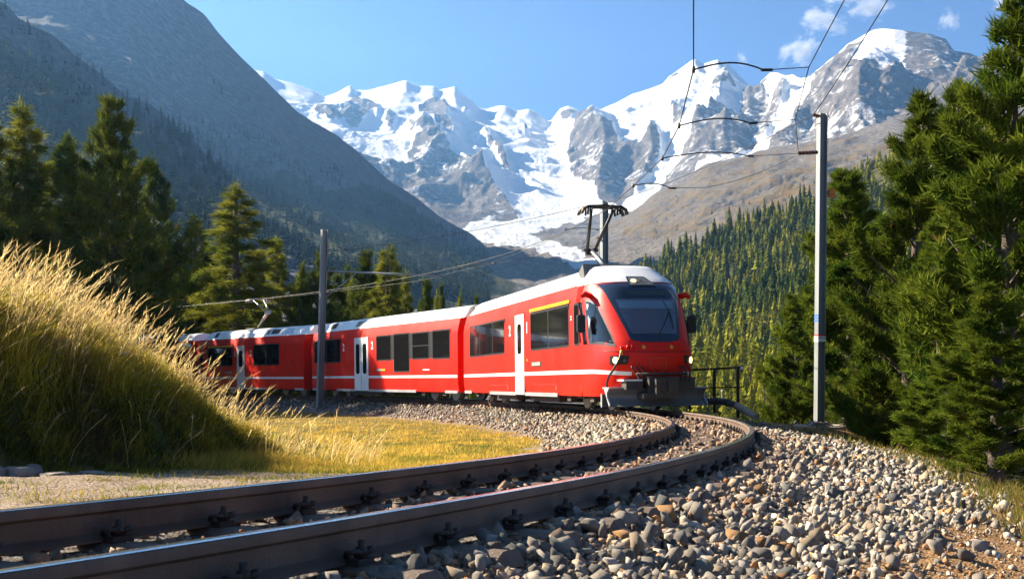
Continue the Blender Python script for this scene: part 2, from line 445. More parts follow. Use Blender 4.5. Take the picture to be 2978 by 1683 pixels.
# ------------------------------------------------------------------ mountains: fans of real terrain, each at its own distance
def curve(u, pts):
    return np.interp(u, [p[0] for p in pts], [p[1] for p in pts])
def smooth1(a, n):
    if n < 2: return a
    k = np.hanning(n+2)[1:-1]; k /= k.sum(); p = np.pad(a, n//2, 'edge')
    return np.convolve(p, k, 'same')[n//2:n//2+len(a)]
def terrain(name, u0, u1, nc, curves, rows, amp, wl, kind='ridged', masks=None, material=None, relief=None, top_keep=.35, back=300., seed=0., aniso=1.0, warp=9., rockamp=0.):
    """curves: list from near to far of (distance pts, pixel-row pts); rows per band"""
    u = np.linspace(u0, u1, nc)
    C = [(curve(u, d), curve(u, y)) for d, y in curves]
    Ds, Ys, Ts = [], [], []
    K = len(C)-1
    ysm = smooth1(C[K][1], max(3, int(nc*.05))); crest = C[K][1]-ysm; C[K] = (C[K][0], ysm)
    for k in range(K):
        n = rows[k]
        for r in range(n + (k == K-1)):
            t = r/n
            Ds.append(C[k][0]*(1-t) + C[k+1][0]*t); q_ = (k+t)/K; cr_ = np.interp(u + 330*(1-q_)*(pnoise(u*.011+seed, 0*u+q_*9)+.55*pnoise(u*.03+seed, 0*u+q_*17)), u, crest); Ys.append(C[k][1]*(1-t) + C[k+1][1]*t + cr_*sstep(.70, 1., q_)**1.6); Ts.append((k+t)/K)
    D = np.array(Ds); PY = np.array(Ys); T = np.array(Ts)[:, None] + 0*u[None, :]
    U = np.broadcast_to(u, D.shape)
    X = (U-1489)/FPX*D
    Z = (HORIZON-PY)/FPX*D
    # masks are traced on the slope and frayed with noise
    wx = warp*fbm(U*.03+seed, PY*.03, 4); wy = warp*fbm(U*.03+50, PY*.03+seed, 4)
    M = {}
    for k, polys in (masks or {}).items():
        if k == 'unrock': continue
        mm = np.zeros(D.shape)
        for po in polys: mm = np.maximum(mm, in_poly(U+wx, PY+wy, po).astype(float))
        if k == 'rock':
            for po in (masks.get('unrock') or []): mm = mm*(1-in_poly(U+wx*.7, PY+wy*.7, po))
        for _ in range(2 if k == 'rock' else 8):
            mm = (mm + np.roll(mm, 1, 0) + np.roll(mm, -1, 0) + np.roll(mm, 1, 1) + np.roll(mm, -1, 1))/5
        M[k] = mm
    keep = (sstep(0, 1, (1-T)/.30)*(1-top_keep) + top_keep)*(.04 + .96*sstep(0, .4, T))
    w = np.broadcast_to(curve(u, wl) if isinstance(wl, list) else wl, D.shape)
    A = np.broadcast_to(curve(u, amp) if isinstance(amp, list) else amp, D.shape).copy()
    if rockamp and 'rock' in M: A = A + rockamp*M['rock']
    nz = (ridged if kind == 'ridged' else fbm)(X/w+seed, D*aniso/w+seed*2, 7)
    Z = Z + A*keep*(nz - .15)
    for line, h, wd in (relief or []):
        ds = seg_dist(U+wx*.6, PY+wy*.6, line)
        Z = Z + h*np.maximum(0, 1-ds/wd)**1.2*keep
    # the far side falls away again
    Xb = X[-1]*(1+back/D[-1]); Db = D[-1]+back; Zb = Z[-1]-back*.9
    X = np.vstack([X, Xb]); D = np.vstack([D, Db]); Z = np.vstack([Z, Zb])
    n0, n1 = D.shape; i = np.arange(n0*n1).reshape(n0, n1)
    F = np.stack([i[:-1, :-1], i[:-1, 1:], i[1:, 1:], i[1:, :-1]], -1).reshape(-1, 4)
    ch = []
    for k in ('rock', 'veg', 'snow'):
        a = M.get(k, np.zeros(U.shape)); ch.append(np.vstack([a, a[-1:]]))
    ch.append(np.ones(n0*n1).reshape(n0, n1))
    me = np_mesh(name, np.stack([X, D, Z], -1).reshape(-1, 3), F, np.stack(ch, -1).reshape(-1, 4), True, 'zone')
    ob = link(name, me, material); tag(ob, kind='structure')
    return ob, dict(u=u, X=X, D=D, Z=Z, U=U, PY=PY, M=M)

def mtn_mat(name, rock, rock2, veg=None, veg2=None, snow=None, scale=.01, bump=1.0, bdist=6., steep=None, streak=(1, 1, 1), vegamt=0., snowbias=0., fineb=.35, vegw=.9):
    """rock / vegetation / snow blended by the traced zones, the steepness of the ground and noise"""
    m = bpy.data.materials.new(name); nt, N, L = nodes_of(m)
    out = N.new('ShaderNodeOutputMaterial'); p = N.new('ShaderNodeBsdfPrincipled'); L.new(p.outputs[0], out.inputs[0])
    p.inputs['Roughness'].default_value = .9; p.inputs['Specular IOR Level'].default_value = .1
    tc = N.new('ShaderNodeTexCoord'); mp = N.new('ShaderNodeMapping'); mp.inputs['Scale'].default_value = streak; L.new(tc.outputs['Object'], mp.inputs[0])
    def noise(sc, det=8, ro=.65):
        n = N.new('ShaderNodeTexNoise'); n.inputs['Scale'].default_value = sc; n.inputs['Detail'].default_value = det; n.inputs['Roughness'].default_value = ro
        L.new(mp.outputs[0], n.inputs['Vector']); return n.outputs[0]
    def mixc(f, A, B):
        x = N.new('ShaderNodeMix'); x.data_type = 'RGBA'; L.new(f, x.inputs['Factor'])
        for sck, v in (('A', A), ('B', B)):
            if isinstance(v, tuple): x.inputs[sck].default_value = (*v, 1)
            else: L.new(v, x.inputs[sck])
        return x.outputs['Result']
    def math_(op, a, b):
        x = N.new('ShaderNodeMath'); x.operation = op
        for i, v in enumerate((a, b)):
            if isinstance(v, (int, float)): x.inputs[i].default_value = v
            else: L.new(v, x.inputs[i])
        return x.outputs[0]
    def srange(v, lo, hi):
        x = N.new('ShaderNodeMapRange'); x.interpolation_type = 'SMOOTHSTEP'; x.inputs['From Min'].default_value = lo; x.inputs['From Max'].default_value = hi
        L.new(v, x.inputs[0]); return x.outputs[0]
    at_ = N.new('ShaderNodeAttribute'); at_.attribute_name = 'zone'
    sp = N.new('ShaderNodeSeparateColor'); L.new(at_.outputs['Color'], sp.inputs[0])
    big = noise(scale); fine = noise(scale*7, 6, .7)
    rr = ramp(N, [(.3, rgb(rock, .62)), (.5, rock), (.68, rock2)]); L.new(fine, rr.inputs[0])
    c = rr.outputs[0]
    geo = N.new('ShaderNodeNewGeometry'); sx = N.new('ShaderNodeSeparateXYZ'); L.new(geo.outputs['Normal'], sx.inputs[0])
    if veg:
        vr = ramp(N, [(.35, veg), (.65, veg2 or veg)]); L.new(noise(scale*3), vr.inputs[0])
        f = math_('ADD', math_('MULTIPLY', math_('SUBTRACT', big, .5), 1.6), math_('MULTIPLY', math_('SUBTRACT', fine, .5), 1.2))
        f = math_('ADD', f, math_('MULTIPLY', sp.outputs[1], vegw)); f = math_('ADD', f, vegamt)
        c = mixc(srange(f, .2, .65), c, vr.outputs[0])
    if snow:
        f = math_('ADD', math_('MULTIPLY', math_('SUBTRACT', fine, .5), .7), math_('MULTIPLY', math_('SUBTRACT', big, .5), .5))
        if steep: f = math_('ADD', f, math_('MULTIPLY', math_('SUBTRACT', sx.outputs[2], steep), 2.5))
        f = math_('ADD', f, math_('ADD', sp.outputs[2], snowbias)); f = math_('SUBTRACT', f, math_('MULTIPLY', sp.outputs[0], 1.0))
        c = mixc(srange(f, .02, .16), c, snow)
    L.new(c, p.inputs['Base Color'])
    b = N.new('ShaderNodeBump'); b.inputs['Strength'].default_value = bump; b.inputs['Distance'].default_value = bdist
    L.new(math_('ADD', fine, math_('MULTIPLY', noise(scale*30, 4), fineb)), b.inputs['Height']); L.new(b.outputs[0], p.inputs['Normal'])
    return m

def Z2(*pts): return [(700+a/2.08, 150+b/2.08) for a, b in pts]
def Z3(*pts): return [(1600+a/2.08, b/2.08) for a, b in pts]

# --- snow massif
SKY_B = [(300, 150), (600, 170), (745, 208), (767, 210), (800, 232), (850, 243), (907, 263), (945, 282), (980, 270), (1017, 249), (1032, 263), (1070, 265), (1113, 253), (1178, 237), (1219, 253), (1262, 251), (1277, 263),
 (1323, 252), (1344, 275), (1378, 299), (1392, 316), (1416, 321), (1450, 309), (1469, 309), (1503, 323), (1537, 317), (1565, 330), (1589, 352), (1604, 350), (1628, 318), (1652, 309), (1681, 321), (1706, 344), (1735, 327), (1792, 303),
 (1840, 276), (1888, 264), (1927, 248), (1946, 226), (1980, 202), (2018, 175), (2047, 190), (2086, 178), (2119, 192), (2148, 221), (2167, 240), (2187, 264), (2201, 252), (2239, 214), (2263, 214), (2283, 224), (2307, 219), (2326, 228),
 (2350, 226), (2393, 197), (2436, 163), (2465, 132), (2489, 118), (2513, 103), (2542, 89), (2581, 86), (2640, 92), (2700, 100), (2751, 116), (2774, 150), (2820, 156), (2855, 173), (2920, 160), (3000, 150), (3300, 90)]
MID_B = [(300, 420), (750, 400), (950, 430), (1100, 470), (1300, 470), (1500, 470), (1650, 480), (1800, 430), (2000, 380), (2200, 380), (2350, 370), (2500, 290), (2700, 280), (3300, 240)]
LOW_B = [(300, 760), (1000, 720), (1300, 700), (1500, 690), (1620, 680), (1720, 670), (1900, 640), (2100, 560), (2400, 520), (2700, 480), (3300, 420)]
rock_polys = [Z2((600,370),(690,320),(760,380),(830,430),(860,440),(700,470),(640,465),(600,430)),
 Z2((1130,300),(1200,340),(1270,450),(1250,480),(1300,530),(1280,560),(1180,520),(1150,480),(1090,480),(1060,420),(1070,380)),
 Z2((870,450),(950,450),(920,510),(880,490)),
 Z2((1000,480),(1130,520),(1200,590),(1230,650),(1300,700),(1400,760),(1500,850),(1600,930),(1700,1040),(1650,1250),(1100,1250),(600,800),(560,560),(750,650),(850,690),(990,740),(1000,640),(1090,600),(1010,530)),
 Z2((1450,550),(1560,590),(1640,760),(1600,780),(1540,680),(1500,610)), Z2((1340,345),(1410,380),(1360,420)), Z2((1690,470),(1750,530),(1715,545)),
 Z2((1910,390),(1980,345),(2040,370),(2000,420),(1930,440)),
 Z2((500,400),(560,360),(600,400),(610,460),(530,460),(420,400)),
 Z3((150,830),(250,850),(280,900),(380,870),(420,960),(480,1000),(560,950),(600,870),(650,880),(680,950),(650,1060),(560,1150),(500,1200),(430,1260),(300,1250),(180,1190),(100,1080),(90,980)),
 Z3((960,620),(1000,540),(1060,490),(1110,560),(1130,600),(1000,650),(930,660)), Z3((690,500),(720,450),(790,430),(780,470),(720,510)),
 Z3((730,720),(800,760),(790,800),(720,800)),
 Z3((860,880),(1000,700),(1130,720),(1190,610),(1290,620),(1330,690),(1270,760),(1400,610),(1440,690),(1400,790),(1310,900),(1100,980),(900,1050),(720,1200),(560,1290),(640,1180),(700,1090),(780,1000),(820,920)),
 Z3((1440,900),(1490,760),(1650,560),(1550,570),(1540,480),(1640,420),(1740,340),(1800,275),(1940,235),(1860,350),(1830,410),(1960,370),(2080,380),(2200,340),(2330,350),(2420,290),(2500,300),(2900,250),(3300,200),(3300,1300),(1300,1300),(1320,930)),
 Z3((1240,530),(1330,440),(1340,480),(1270,550)),
]
unrock_polys = [[(2479, 198), (2541, 104), (2560, 60), (2740, 60), (2790, 130), (2800, 190), (2770, 250), (2690, 262), (2604, 240), (2547, 200), (2500, 220)], [(2292, 291), (2390, 268), (2350, 330), (2323, 374), (2245, 440), (2225, 436), (2280, 350)]]
snow_polys = [Z2((-400,-200),(4000,-400),(4000,1500),(-400,1500))]
relief = [(Z2((1160,300),(1230,420),(1290,540)), 90, 30), (Z2((690,320),(740,400),(860,445)), 70, 26), (Z2((1130,520),(1220,620),(1420,780),(1690,1040)), 150, 60),
 (Z2((1500,560),(1580,650),(1620,770)), 60, 24), (Z2((1000,180),(960,290),(1050,300)), 60, 40), (Z3((270,850),(330,1000),(300,1200)), 150, 60), (Z3((600,870),(620,1000),(520,1180)), 120, 40),
 (Z3((1000,380),(1090,520),(1000,700),(880,900)), 140, 60), (Z3((1210,610),(1200,740),(1050,900)), 110, 40), (Z3((1410,610),(1390,740),(1300,880)), 120, 40), (Z3((870,370),(700,560),(450,700),(250,840)), 110, 90),
 (Z3((1740,340),(1600,600),(1480,800)), 130, 60), (Z3((1960,380),(1800,560),(1660,760)), 120, 60), (Z3((2100,480),(2000,650),(1850,780)), 50, 40)]
relief = [(a, h*.5, w*1.15) for a, h, w in relief]
M_SNOWROCK = mtn_mat('snow_and_granite', (.140, .120, .102), (.25, .215, .18), snow=(.82, .85, .89), scale=.004, bump=1., bdist=14., steep=None, fineb=.5)
massif, MASSIF = terrain('snow_mountain_range', 560, 3120, 620,
    [([(300, 3900), (1500, 4300), (1900, 4300), (2300, 3700), (3300, 3300)], LOW_B), ([(300, 5200), (1700, 5600), (2200, 5200), (2500, 4300), (3300, 3900)], MID_B),
     ([(300, 6700), (1600, 7000), (2200, 6500), (2450, 5300), (2600, 5000), (3300, 4800)], SKY_B)],
    [90, 110], [(300, 36), (1300, 36), (1700, 38), (2100, 44), (2400, 36), (2600, 24), (2800, 26), (3300, 40)], [(300, 520), (1600, 480), (3300, 420)],
    masks={'rock': rock_polys, 'snow': snow_polys, 'unrock': unrock_polys}, relief=relief, material=M_SNOWROCK, top_keep=.10, seed=2.3, rockamp=30.)

# --- icefall and glacier tongue on the valley floor
M_ICE = mtn_mat('glacier_ice', (.15, .135, .12), (.25, .225, .20), snow=(.58, .61, .645), scale=.012, bump=1., bdist=7., streak=(1, .55, 1), snowbias=-.42)
ice = [Z2((1340,1105),(1400,1045),(1560,1020),(1800,1010),(2080,980),(2080,1045),(1950,1060),(1840,1090),(1830,1115),(1720,1125),(1880,1165),(2030,1205),(2140,1290),(2150,1350),(2060,1360),(1980,1310),(1900,1260),(1780,1225),(1640,1200),(1480,1180))]
glacier, GLAC = terrain('glacier_valley', 1080, 2050, 260,
    [([(1080, 900), (2050, 1000)], [(1080, 930), (1500, 905), (2050, 900)]), ([(1080, 1700), (2050, 1900)], [(1080, 800), (1400, 800), (1560, 825), (1640, 800), (2050, 800)]),
     ([(1080, 2900), (2050, 2900)], [(1080, 725), (1400, 715), (1500, 712), (1700, 715), (2050, 700)]), ([(1080, 4300), (2050, 4300)], [(1080, 660), (1400, 650), (1560, 642), (1720, 634), (2050, 600)])],
    [40, 60, 60], [(1080, 9), (2050, 9)], 150., masks={'snow': ice}, material=M_ICE, seed=7.7, top_keep=1., back=400)

# --- sunlit brown slope on the right with scree and moraine
M_ALP = mtn_mat('alpine_meadow_slope', (.24, .205, .17), (.46, .41, .35), veg=(.380, .235, .065), veg2=(.170, .140, .042), scale=.013, bump=1., bdist=16., vegamt=.02, fineb=.9, vegw=.35)
alp_top = [(1560, 860), (1610, 800), (1660, 745), (1720, 690), (1790, 640), (1850, 604), (1900, 566), (1936, 543), (2000, 505), (2060, 475), (2110, 462), (2180, 446), (2260, 428), (2330, 410), (2400, 395), (2480, 385), (2560, 360), (2640, 335), (2760, 330), (2860, 320), (3000, 300), (3300, 280)]
vegp = [[(1760, 660), (1936, 545), (2100, 470), (2400, 400), (2700, 420), (3300, 400), (3300, 700), (2300, 640), (2000, 700), (1850, 700)]]
alp, ALP = terrain('alpine_slope', 1560, 3200, 380,
    [([(1560, 1000), (3200, 900)], [(1560, 1000), (1900, 960), (2300, 860), (3200, 800)]), ([(1560, 1900), (1900, 2100), (3200, 1900)], [(1560, 900), (1700, 790), (1880, 720), (2100, 640), (2400, 540), (3200, 480)]),
     ([(1560, 2600), (1800, 3100), (2200, 3300), (3200, 3000)], alp_top)],
    [50, 90], [(1560, 10), (1800, 20), (2300, 30), (3200, 36)], [(1560, 110), (3200, 150)], kind='fbm', masks={'veg': vegp}, material=M_ALP, seed=12.1, top_keep=.55, aniso=.7)

# --- great shaded slope on the left and the wooded spur in front of it
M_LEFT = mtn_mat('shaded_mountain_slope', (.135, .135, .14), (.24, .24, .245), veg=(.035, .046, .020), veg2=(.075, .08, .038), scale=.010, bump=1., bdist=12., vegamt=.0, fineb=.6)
SKY_L2 = [(-1500, 260), (-900, 60), (-300, -200), (150, -300), (300, -195), (450, -70), (529, 0), (591, 48), (625, 91), (673, 142), (707, 178), (750, 216), (796, 260), (865, 327), (952, 380), (988, 405), (1061, 467), (1133, 530), (1181, 559), (1229, 592), (1277, 631),
 (1325, 660), (1373, 688), (1421, 727), (1493, 780), (1541, 813), (1580, 845), (1640, 870), (1900, 900)]
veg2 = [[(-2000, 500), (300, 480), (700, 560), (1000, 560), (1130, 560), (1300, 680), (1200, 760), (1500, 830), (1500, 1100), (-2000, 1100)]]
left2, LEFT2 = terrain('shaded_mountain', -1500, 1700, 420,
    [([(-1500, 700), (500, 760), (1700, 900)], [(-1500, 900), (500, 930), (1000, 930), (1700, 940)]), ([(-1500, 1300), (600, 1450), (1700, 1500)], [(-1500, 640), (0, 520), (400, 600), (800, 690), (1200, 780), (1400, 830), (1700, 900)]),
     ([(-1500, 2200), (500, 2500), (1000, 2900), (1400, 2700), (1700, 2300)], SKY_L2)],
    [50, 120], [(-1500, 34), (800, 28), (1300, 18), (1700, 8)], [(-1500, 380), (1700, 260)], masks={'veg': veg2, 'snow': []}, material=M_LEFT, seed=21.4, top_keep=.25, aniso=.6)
SKY_L1 = [(-1500, 420), (-700, 120), (-300, -60), (-120, -70), (0, 8), (29, 25), (53, 58), (96, 75), (154, 108), (192, 138), (216, 164), (269, 207), (308, 240), (365, 289), (433, 323), (481, 352), (529, 386), (558, 419), (587, 452), (625, 492), (680, 560), (760, 640), (850, 710), (960, 790), (1060, 860), (1150, 900), (1300, 930)]
veg1 = [[(-2000, 300), (0, 150), (200, 260), (500, 440), (700, 640), (700, 1100), (-2000, 1100)]]
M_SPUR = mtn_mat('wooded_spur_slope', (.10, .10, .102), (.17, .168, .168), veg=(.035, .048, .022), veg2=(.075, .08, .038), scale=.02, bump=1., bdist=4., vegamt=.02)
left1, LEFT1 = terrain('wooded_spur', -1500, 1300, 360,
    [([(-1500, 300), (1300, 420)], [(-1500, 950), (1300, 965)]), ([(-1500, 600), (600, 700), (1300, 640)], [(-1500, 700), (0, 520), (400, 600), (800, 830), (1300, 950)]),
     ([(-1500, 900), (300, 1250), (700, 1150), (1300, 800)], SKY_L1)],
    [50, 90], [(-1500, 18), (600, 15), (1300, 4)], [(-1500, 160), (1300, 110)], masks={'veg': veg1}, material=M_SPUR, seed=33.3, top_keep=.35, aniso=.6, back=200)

# --- valley ground between the track and the slopes
M_VALLEY = mtn_mat('valley_scrub', (.30, .26, .22), (.42, .37, .32), veg=(.07, .085, .03), veg2=(.13, .12, .045), scale=.04, bump=.8, bdist=1.5, vegamt=.12)
valley, VALLEY = terrain('valley_floor', -1600, 2100, 240,
    [([(-1600, 90), (2100, 90)], [(-1600, 1130), (1000, 1140), (1500, 1250), (1800, 1500), (2100, 1800)]), ([(-1600, 200), (2100, 200)], [(-1600, 1000), (900, 1010), (1400, 1050), (1700, 1200), (2100, 1400)]),
     ([(-1600, 600), (2100, 600)], [(-1600, 940), (900, 935), (1300, 925), (1700, 1000), (2100, 1060)]), ([(-1600, 1300), (2100, 1300)], [(-1600, 900), (1000, 880), (1300, 862), (1500, 870), (2100, 880)])],
    [20, 30, 40], 5., 90., kind='fbm', masks={'veg': [[(-1600, 880), (1180, 860), (1300, 900), (1400, 1000), (-1600, 1200)]]}, material=M_VALLEY, seed=41.0, top_keep=1., back=200)

# --- forested slope across the gorge on the right
M_FLOOR = mtn_mat('forest_floor', (.05, .045, .03), (.08, .07, .045), veg=(.05, .055, .02), veg2=(.08, .08, .03), scale=.05, bump=.6, bdist=1., vegamt=.1)
SKY_F = [(1700, 880), (1800, 830), (1860, 800), (1900, 782), (1960, 752), (2020, 718), (2080, 688), (2150, 655), (2230, 628), (2310, 610), (2400, 575), (2480, 520), (2560, 470), (2700, 420), (2900, 380), (3400, 300)]
forest_ground, FOREST = terrain('forest_slope', 1600, 3400, 200,
    [([(1600, 150), (3400, 140)], [(1600, 1700), (3400, 1500)]), ([(1600, 230), (3400, 200)], [(1600, 1270), (2000, 1260), (3400, 1200)]), ([(1600, 480), (3400, 420)], [(1600, 1040), (2000, 1010), (2300, 950), (3400, 800)]),
     ([(1600, 800), (2000, 900), (2400, 900), (3400, 800)], SKY_F)],
    [12, 35, 45], 7., 120., kind='fbm', masks={'veg': [[(1500, 500), (3500, 100), (3500, 1500), (1500, 1500)]]}, material=M_FLOOR, seed=55.0, top_keep=.4, back=250)
# --- land beyond everything, so that no gap shows between the valleys
mb = MB(); n = 48
mb.add([(0, 0, -330)] + [(8800*math.cos(2*math.pi*k/n), 8800*math.sin(2*math.pi*k/n), -330) for k in range(n)], [(0, k+1, (k+1) % n+1) for k in range(n)])
tag(mb.build('lowland', M_VALLEY), kind='structure')
# ------------------------------------------------------------------ railway track
M_RAIL = mat('rusty_rail_steel', (.15, .098, .066), .62, .3, .4, 3., .25, 90., streak=(1, 1, .25), grime=(.06, .042, .032))
M_HEAD = mat('polished_rail_head', (.62, .60, .58), .16, 1., .12, 6., streak=(.2, .2, 1))
M_SLEEPER = mat('steel_sleeper_rust', (.12, .085, .062), .75, .2, .4, 5., .4, 60.)
M_CLIP = mat('dark_fastening_steel', (.05, .038, .03), .6, .5, .3, 20., .3, 120.)

tr = empty('railway_track', track(0))
tag(tr, 'curving metre-gauge railway track with rusty rails on ballast', 'track')
TRI = Matrix.Translation(tr.location).inverted()
def tl(p): return tuple(TRI @ Vector(p))
# rail profile: half section (offset, height from rail top)
PROF = [(0, 0), (.022, -.0005), (.030, -.004), (.0325, -.011), (.0325, -.036), (.028, -.041), (.0085, -.050), (.0075, -.075), (.0085, -.118), (.030, -.131), (.0625, -.137), (.0625, -.146), (0, -.146)]
PROF = PROF + [(-a, b) for a, b in PROF[-2:0:-1]]
def rail(off):
    ss = np.concatenate([np.arange(-26, -10, .25), np.arange(-10, 40, .4), np.arange(40, 82, 1.2)])
    P = [[tl(track(s, off+a, b)) for a, b in PROF] for s in ss]
    mb = MB(); mb.grid(P, True, closed=True)
    mb.f.append(tuple(range(len(PROF)))); mb.sm.append(False)
    ob = mb.build('rail', M_RAIL, tr, sharp=35)
    h = MB(); h.grid([[tl(track(s, off+a, .0012 + b)) for a, b in ((-.026, -.0015), (-.018, 0), (0, .0008), (.018, 0), (.026, -.0015))] for s in ss], True)
    hd = h.build('running_surface', M_HEAD, ob)
    return ob
rail_outer = rail(-.5325); rail_outer['label'] = 'outer rail of the curve, nearest to the camera'
rail_inner = rail(.5325); rail_inner['label'] = 'inner rail of the curve'

# rail fastening: base plate, bolt with nut, and a looped spring clip, one each side of the rail
def fastener_mesh():
    mb = MB()
    mb.box(-.055, .055, -.115, .115, -.150, -.140)
    for sg in (-1, 1):
        y = sg*.088
        mb.box(-.05, .05, y-.022, y+.022, -.141, -.126)
        mb.tube([(0, y, -.13), (0, y, -.064)], .0125, 8)
        mb.tube([(0, y, -.116), (0, y, -.090)], .021, 6)
        mb.tube([(-.028, y, -.114), (.028, y, -.114)], .013, 6)
        for q in (-1, 1):
            pts = [(q*.014, y+sg*.005, -.112), (q*.040, y+sg*.02, -.102), (q*.062, y+sg*.012, -.098), (q*.066, y-sg*.014, -.104), (q*.05, y-sg*.03, -.118), (q*.026, y-sg*.034, -.126)]
            mb.tube(pts, .0095, 6)
    me = mb.build('rail_clip', M_CLIP).data
    bpy.data.objects.remove([o for o in bpy.data.objects if o.data == me][0])
    return me
def sleeper_mesh():
    # pressed steel trough
    mb = MB()
    ys = [-.92, -.88, .88, .92]
    sec = [(-.125, -.245), (-.095, -.168), (-.055, -.150), (.055, -.150), (.095, -.168), (.125, -.245)]
    P = []
    for j, y in enumerate(ys):
        dz = -.06 if j in (0, 3) else 0
        P.append([(x, y, z+dz) for x, z in sec])
    mb.grid(P, False)
    me = mb.build('sleeper', M_SLEEPER).data
    bpy.data.objects.remove([o for o in bpy.data.objects if o.data == me][0])
    return me
ME_CLIP, ME_SLEEPER = fastener_mesh(), sleeper_mesh()
def frame_at(s):
    h = float(np.interp(s, TS, THD)); p = track(s)
    g = float(np.interp(s+.5, TS, TE) - np.interp(s-.5, TS, TE))
    X = Vector((math.cos(h), math.sin(h), g)).normalized(); Yv = Vector((-math.sin(h), math.cos(h), 0)); Zv = X.cross(Yv)
    return Matrix((( X.x, Yv.x, Zv.x, p[0]), (X.y, Yv.y, Zv.y, p[1]), (X.z, Yv.z, Zv.z, p[2]), (0, 0, 0, 1)))
s = -16.6; k = 0
while s < 22:
    sl = link('sleeper', ME_SLEEPER, None, tr)
    sl.matrix_parent_inverse = Matrix()
    M = TRI @ frame_at(s)
    sl.matrix_local = M
    for off in (-.5325, .5325):
        c = link('rail_clip', ME_CLIP, None, sl)
        c.matrix_local = Matrix.Translation((0, off, 0))
    s += .62; k += 1
# ------------------------------------------------------------------ ballast stones
M_STONE = tint_mat('ballast_stone', .85, .7, 60., .45, 30.)
def ico(sub):
    bm = bmesh.new(); bmesh.ops.create_icosphere(bm, subdivisions=sub, radius=1)
    V = np.array([v.co[:] for v in bm.verts]); F = np.array([[v.index for v in f.verts] for f in bm.faces]); bm.free(); return V, F
def stone_shapes(sub, n, r):
    V0, F = ico(sub); out = []
    for i in range(n):
        V = V0.copy()
        for _ in range(9):
            nrm = r.normal(size=3); nrm /= np.linalg.norm(nrm); h = r.uniform(.30, .68)
            d = V @ nrm; ov = np.maximum(d-h, 0); V = V - ov[:, None]*nrm
        V = V*np.array([r.uniform(.85, 1.3), r.uniform(.7, 1.0), r.uniform(.5, .8)]) + r.normal(size=V.shape)*.025
        out.append(V)
    return out, F
def hull_shapes(n, k, r):
    out = []
    while len(out) < n:
        q = r.normal(size=(k, 3)); q /= np.linalg.norm(q, axis=1)[:, None]; q *= r.uniform(.78, 1.08, (k, 1))
        q *= np.array([r.uniform(.9, 1.4), r.uniform(.7, 1.05), r.uniform(.5, .85)])
        bm = bmesh.new()
        for v in q: bm.verts.new(v)
        h = bmesh.ops.convex_hull(bm, input=bm.verts)
        bmesh.ops.delete(bm, geom=list({e for e in h['geom_interior'] + h['geom_unused'] if isinstance(e, bmesh.types.BMVert)}), context='VERTS')
        bmesh.ops.triangulate(bm, faces=bm.faces); bm.verts.ensure_lookup_table(); bm.verts.index_update()
        if len(bm.verts) == k: out.append((np.array([v.co[:] for v in bm.verts]), np.array([[v.index for v in f.verts] for f in bm.faces])))
        bm.free()
    return out
HULL_HI = hull_shapes(14, 10, rng); HULL_LO = hull_shapes(14, 8, rng)
SH_HI, F_HI = [h[0] for h in HULL_HI], [h[1] for h in HULL_HI]
SH_LO, F_LO = [h[0] for h in HULL_LO], [h[1] for h in HULL_LO]
PAL = np.array([(.26, .225, .185), (.33, .29, .24), (.18, .16, .14), (.115, .112, .105), (.29, .22, .15), (.42, .38, .33), (.33, .18, .075), (.22, .125, .065), (.155, .16, .145), (.37, .30, .20)])
PW = np.array([.22, .18, .16, .11, .10, .09, .03, .03, .05, .03]); PW = PW/PW.sum()
def rots(n, r):
    q = r.normal(size=(n, 4)); q[:, 1:3] *= .75; q /= np.linalg.norm(q, axis=1)[:, None]
    w, x, y, z = q.T
    return np.stack([1-2*(y*y+z*z), 2*(x*y-z*w), 2*(x*z+y*w), 2*(x*y+z*w), 1-2*(x*x+z*z), 2*(y*z-x*w), 2*(x*z-y*w), 2*(y*z+x*w), 1-2*(x*x+y*y)], -1).reshape(n, 3, 3)

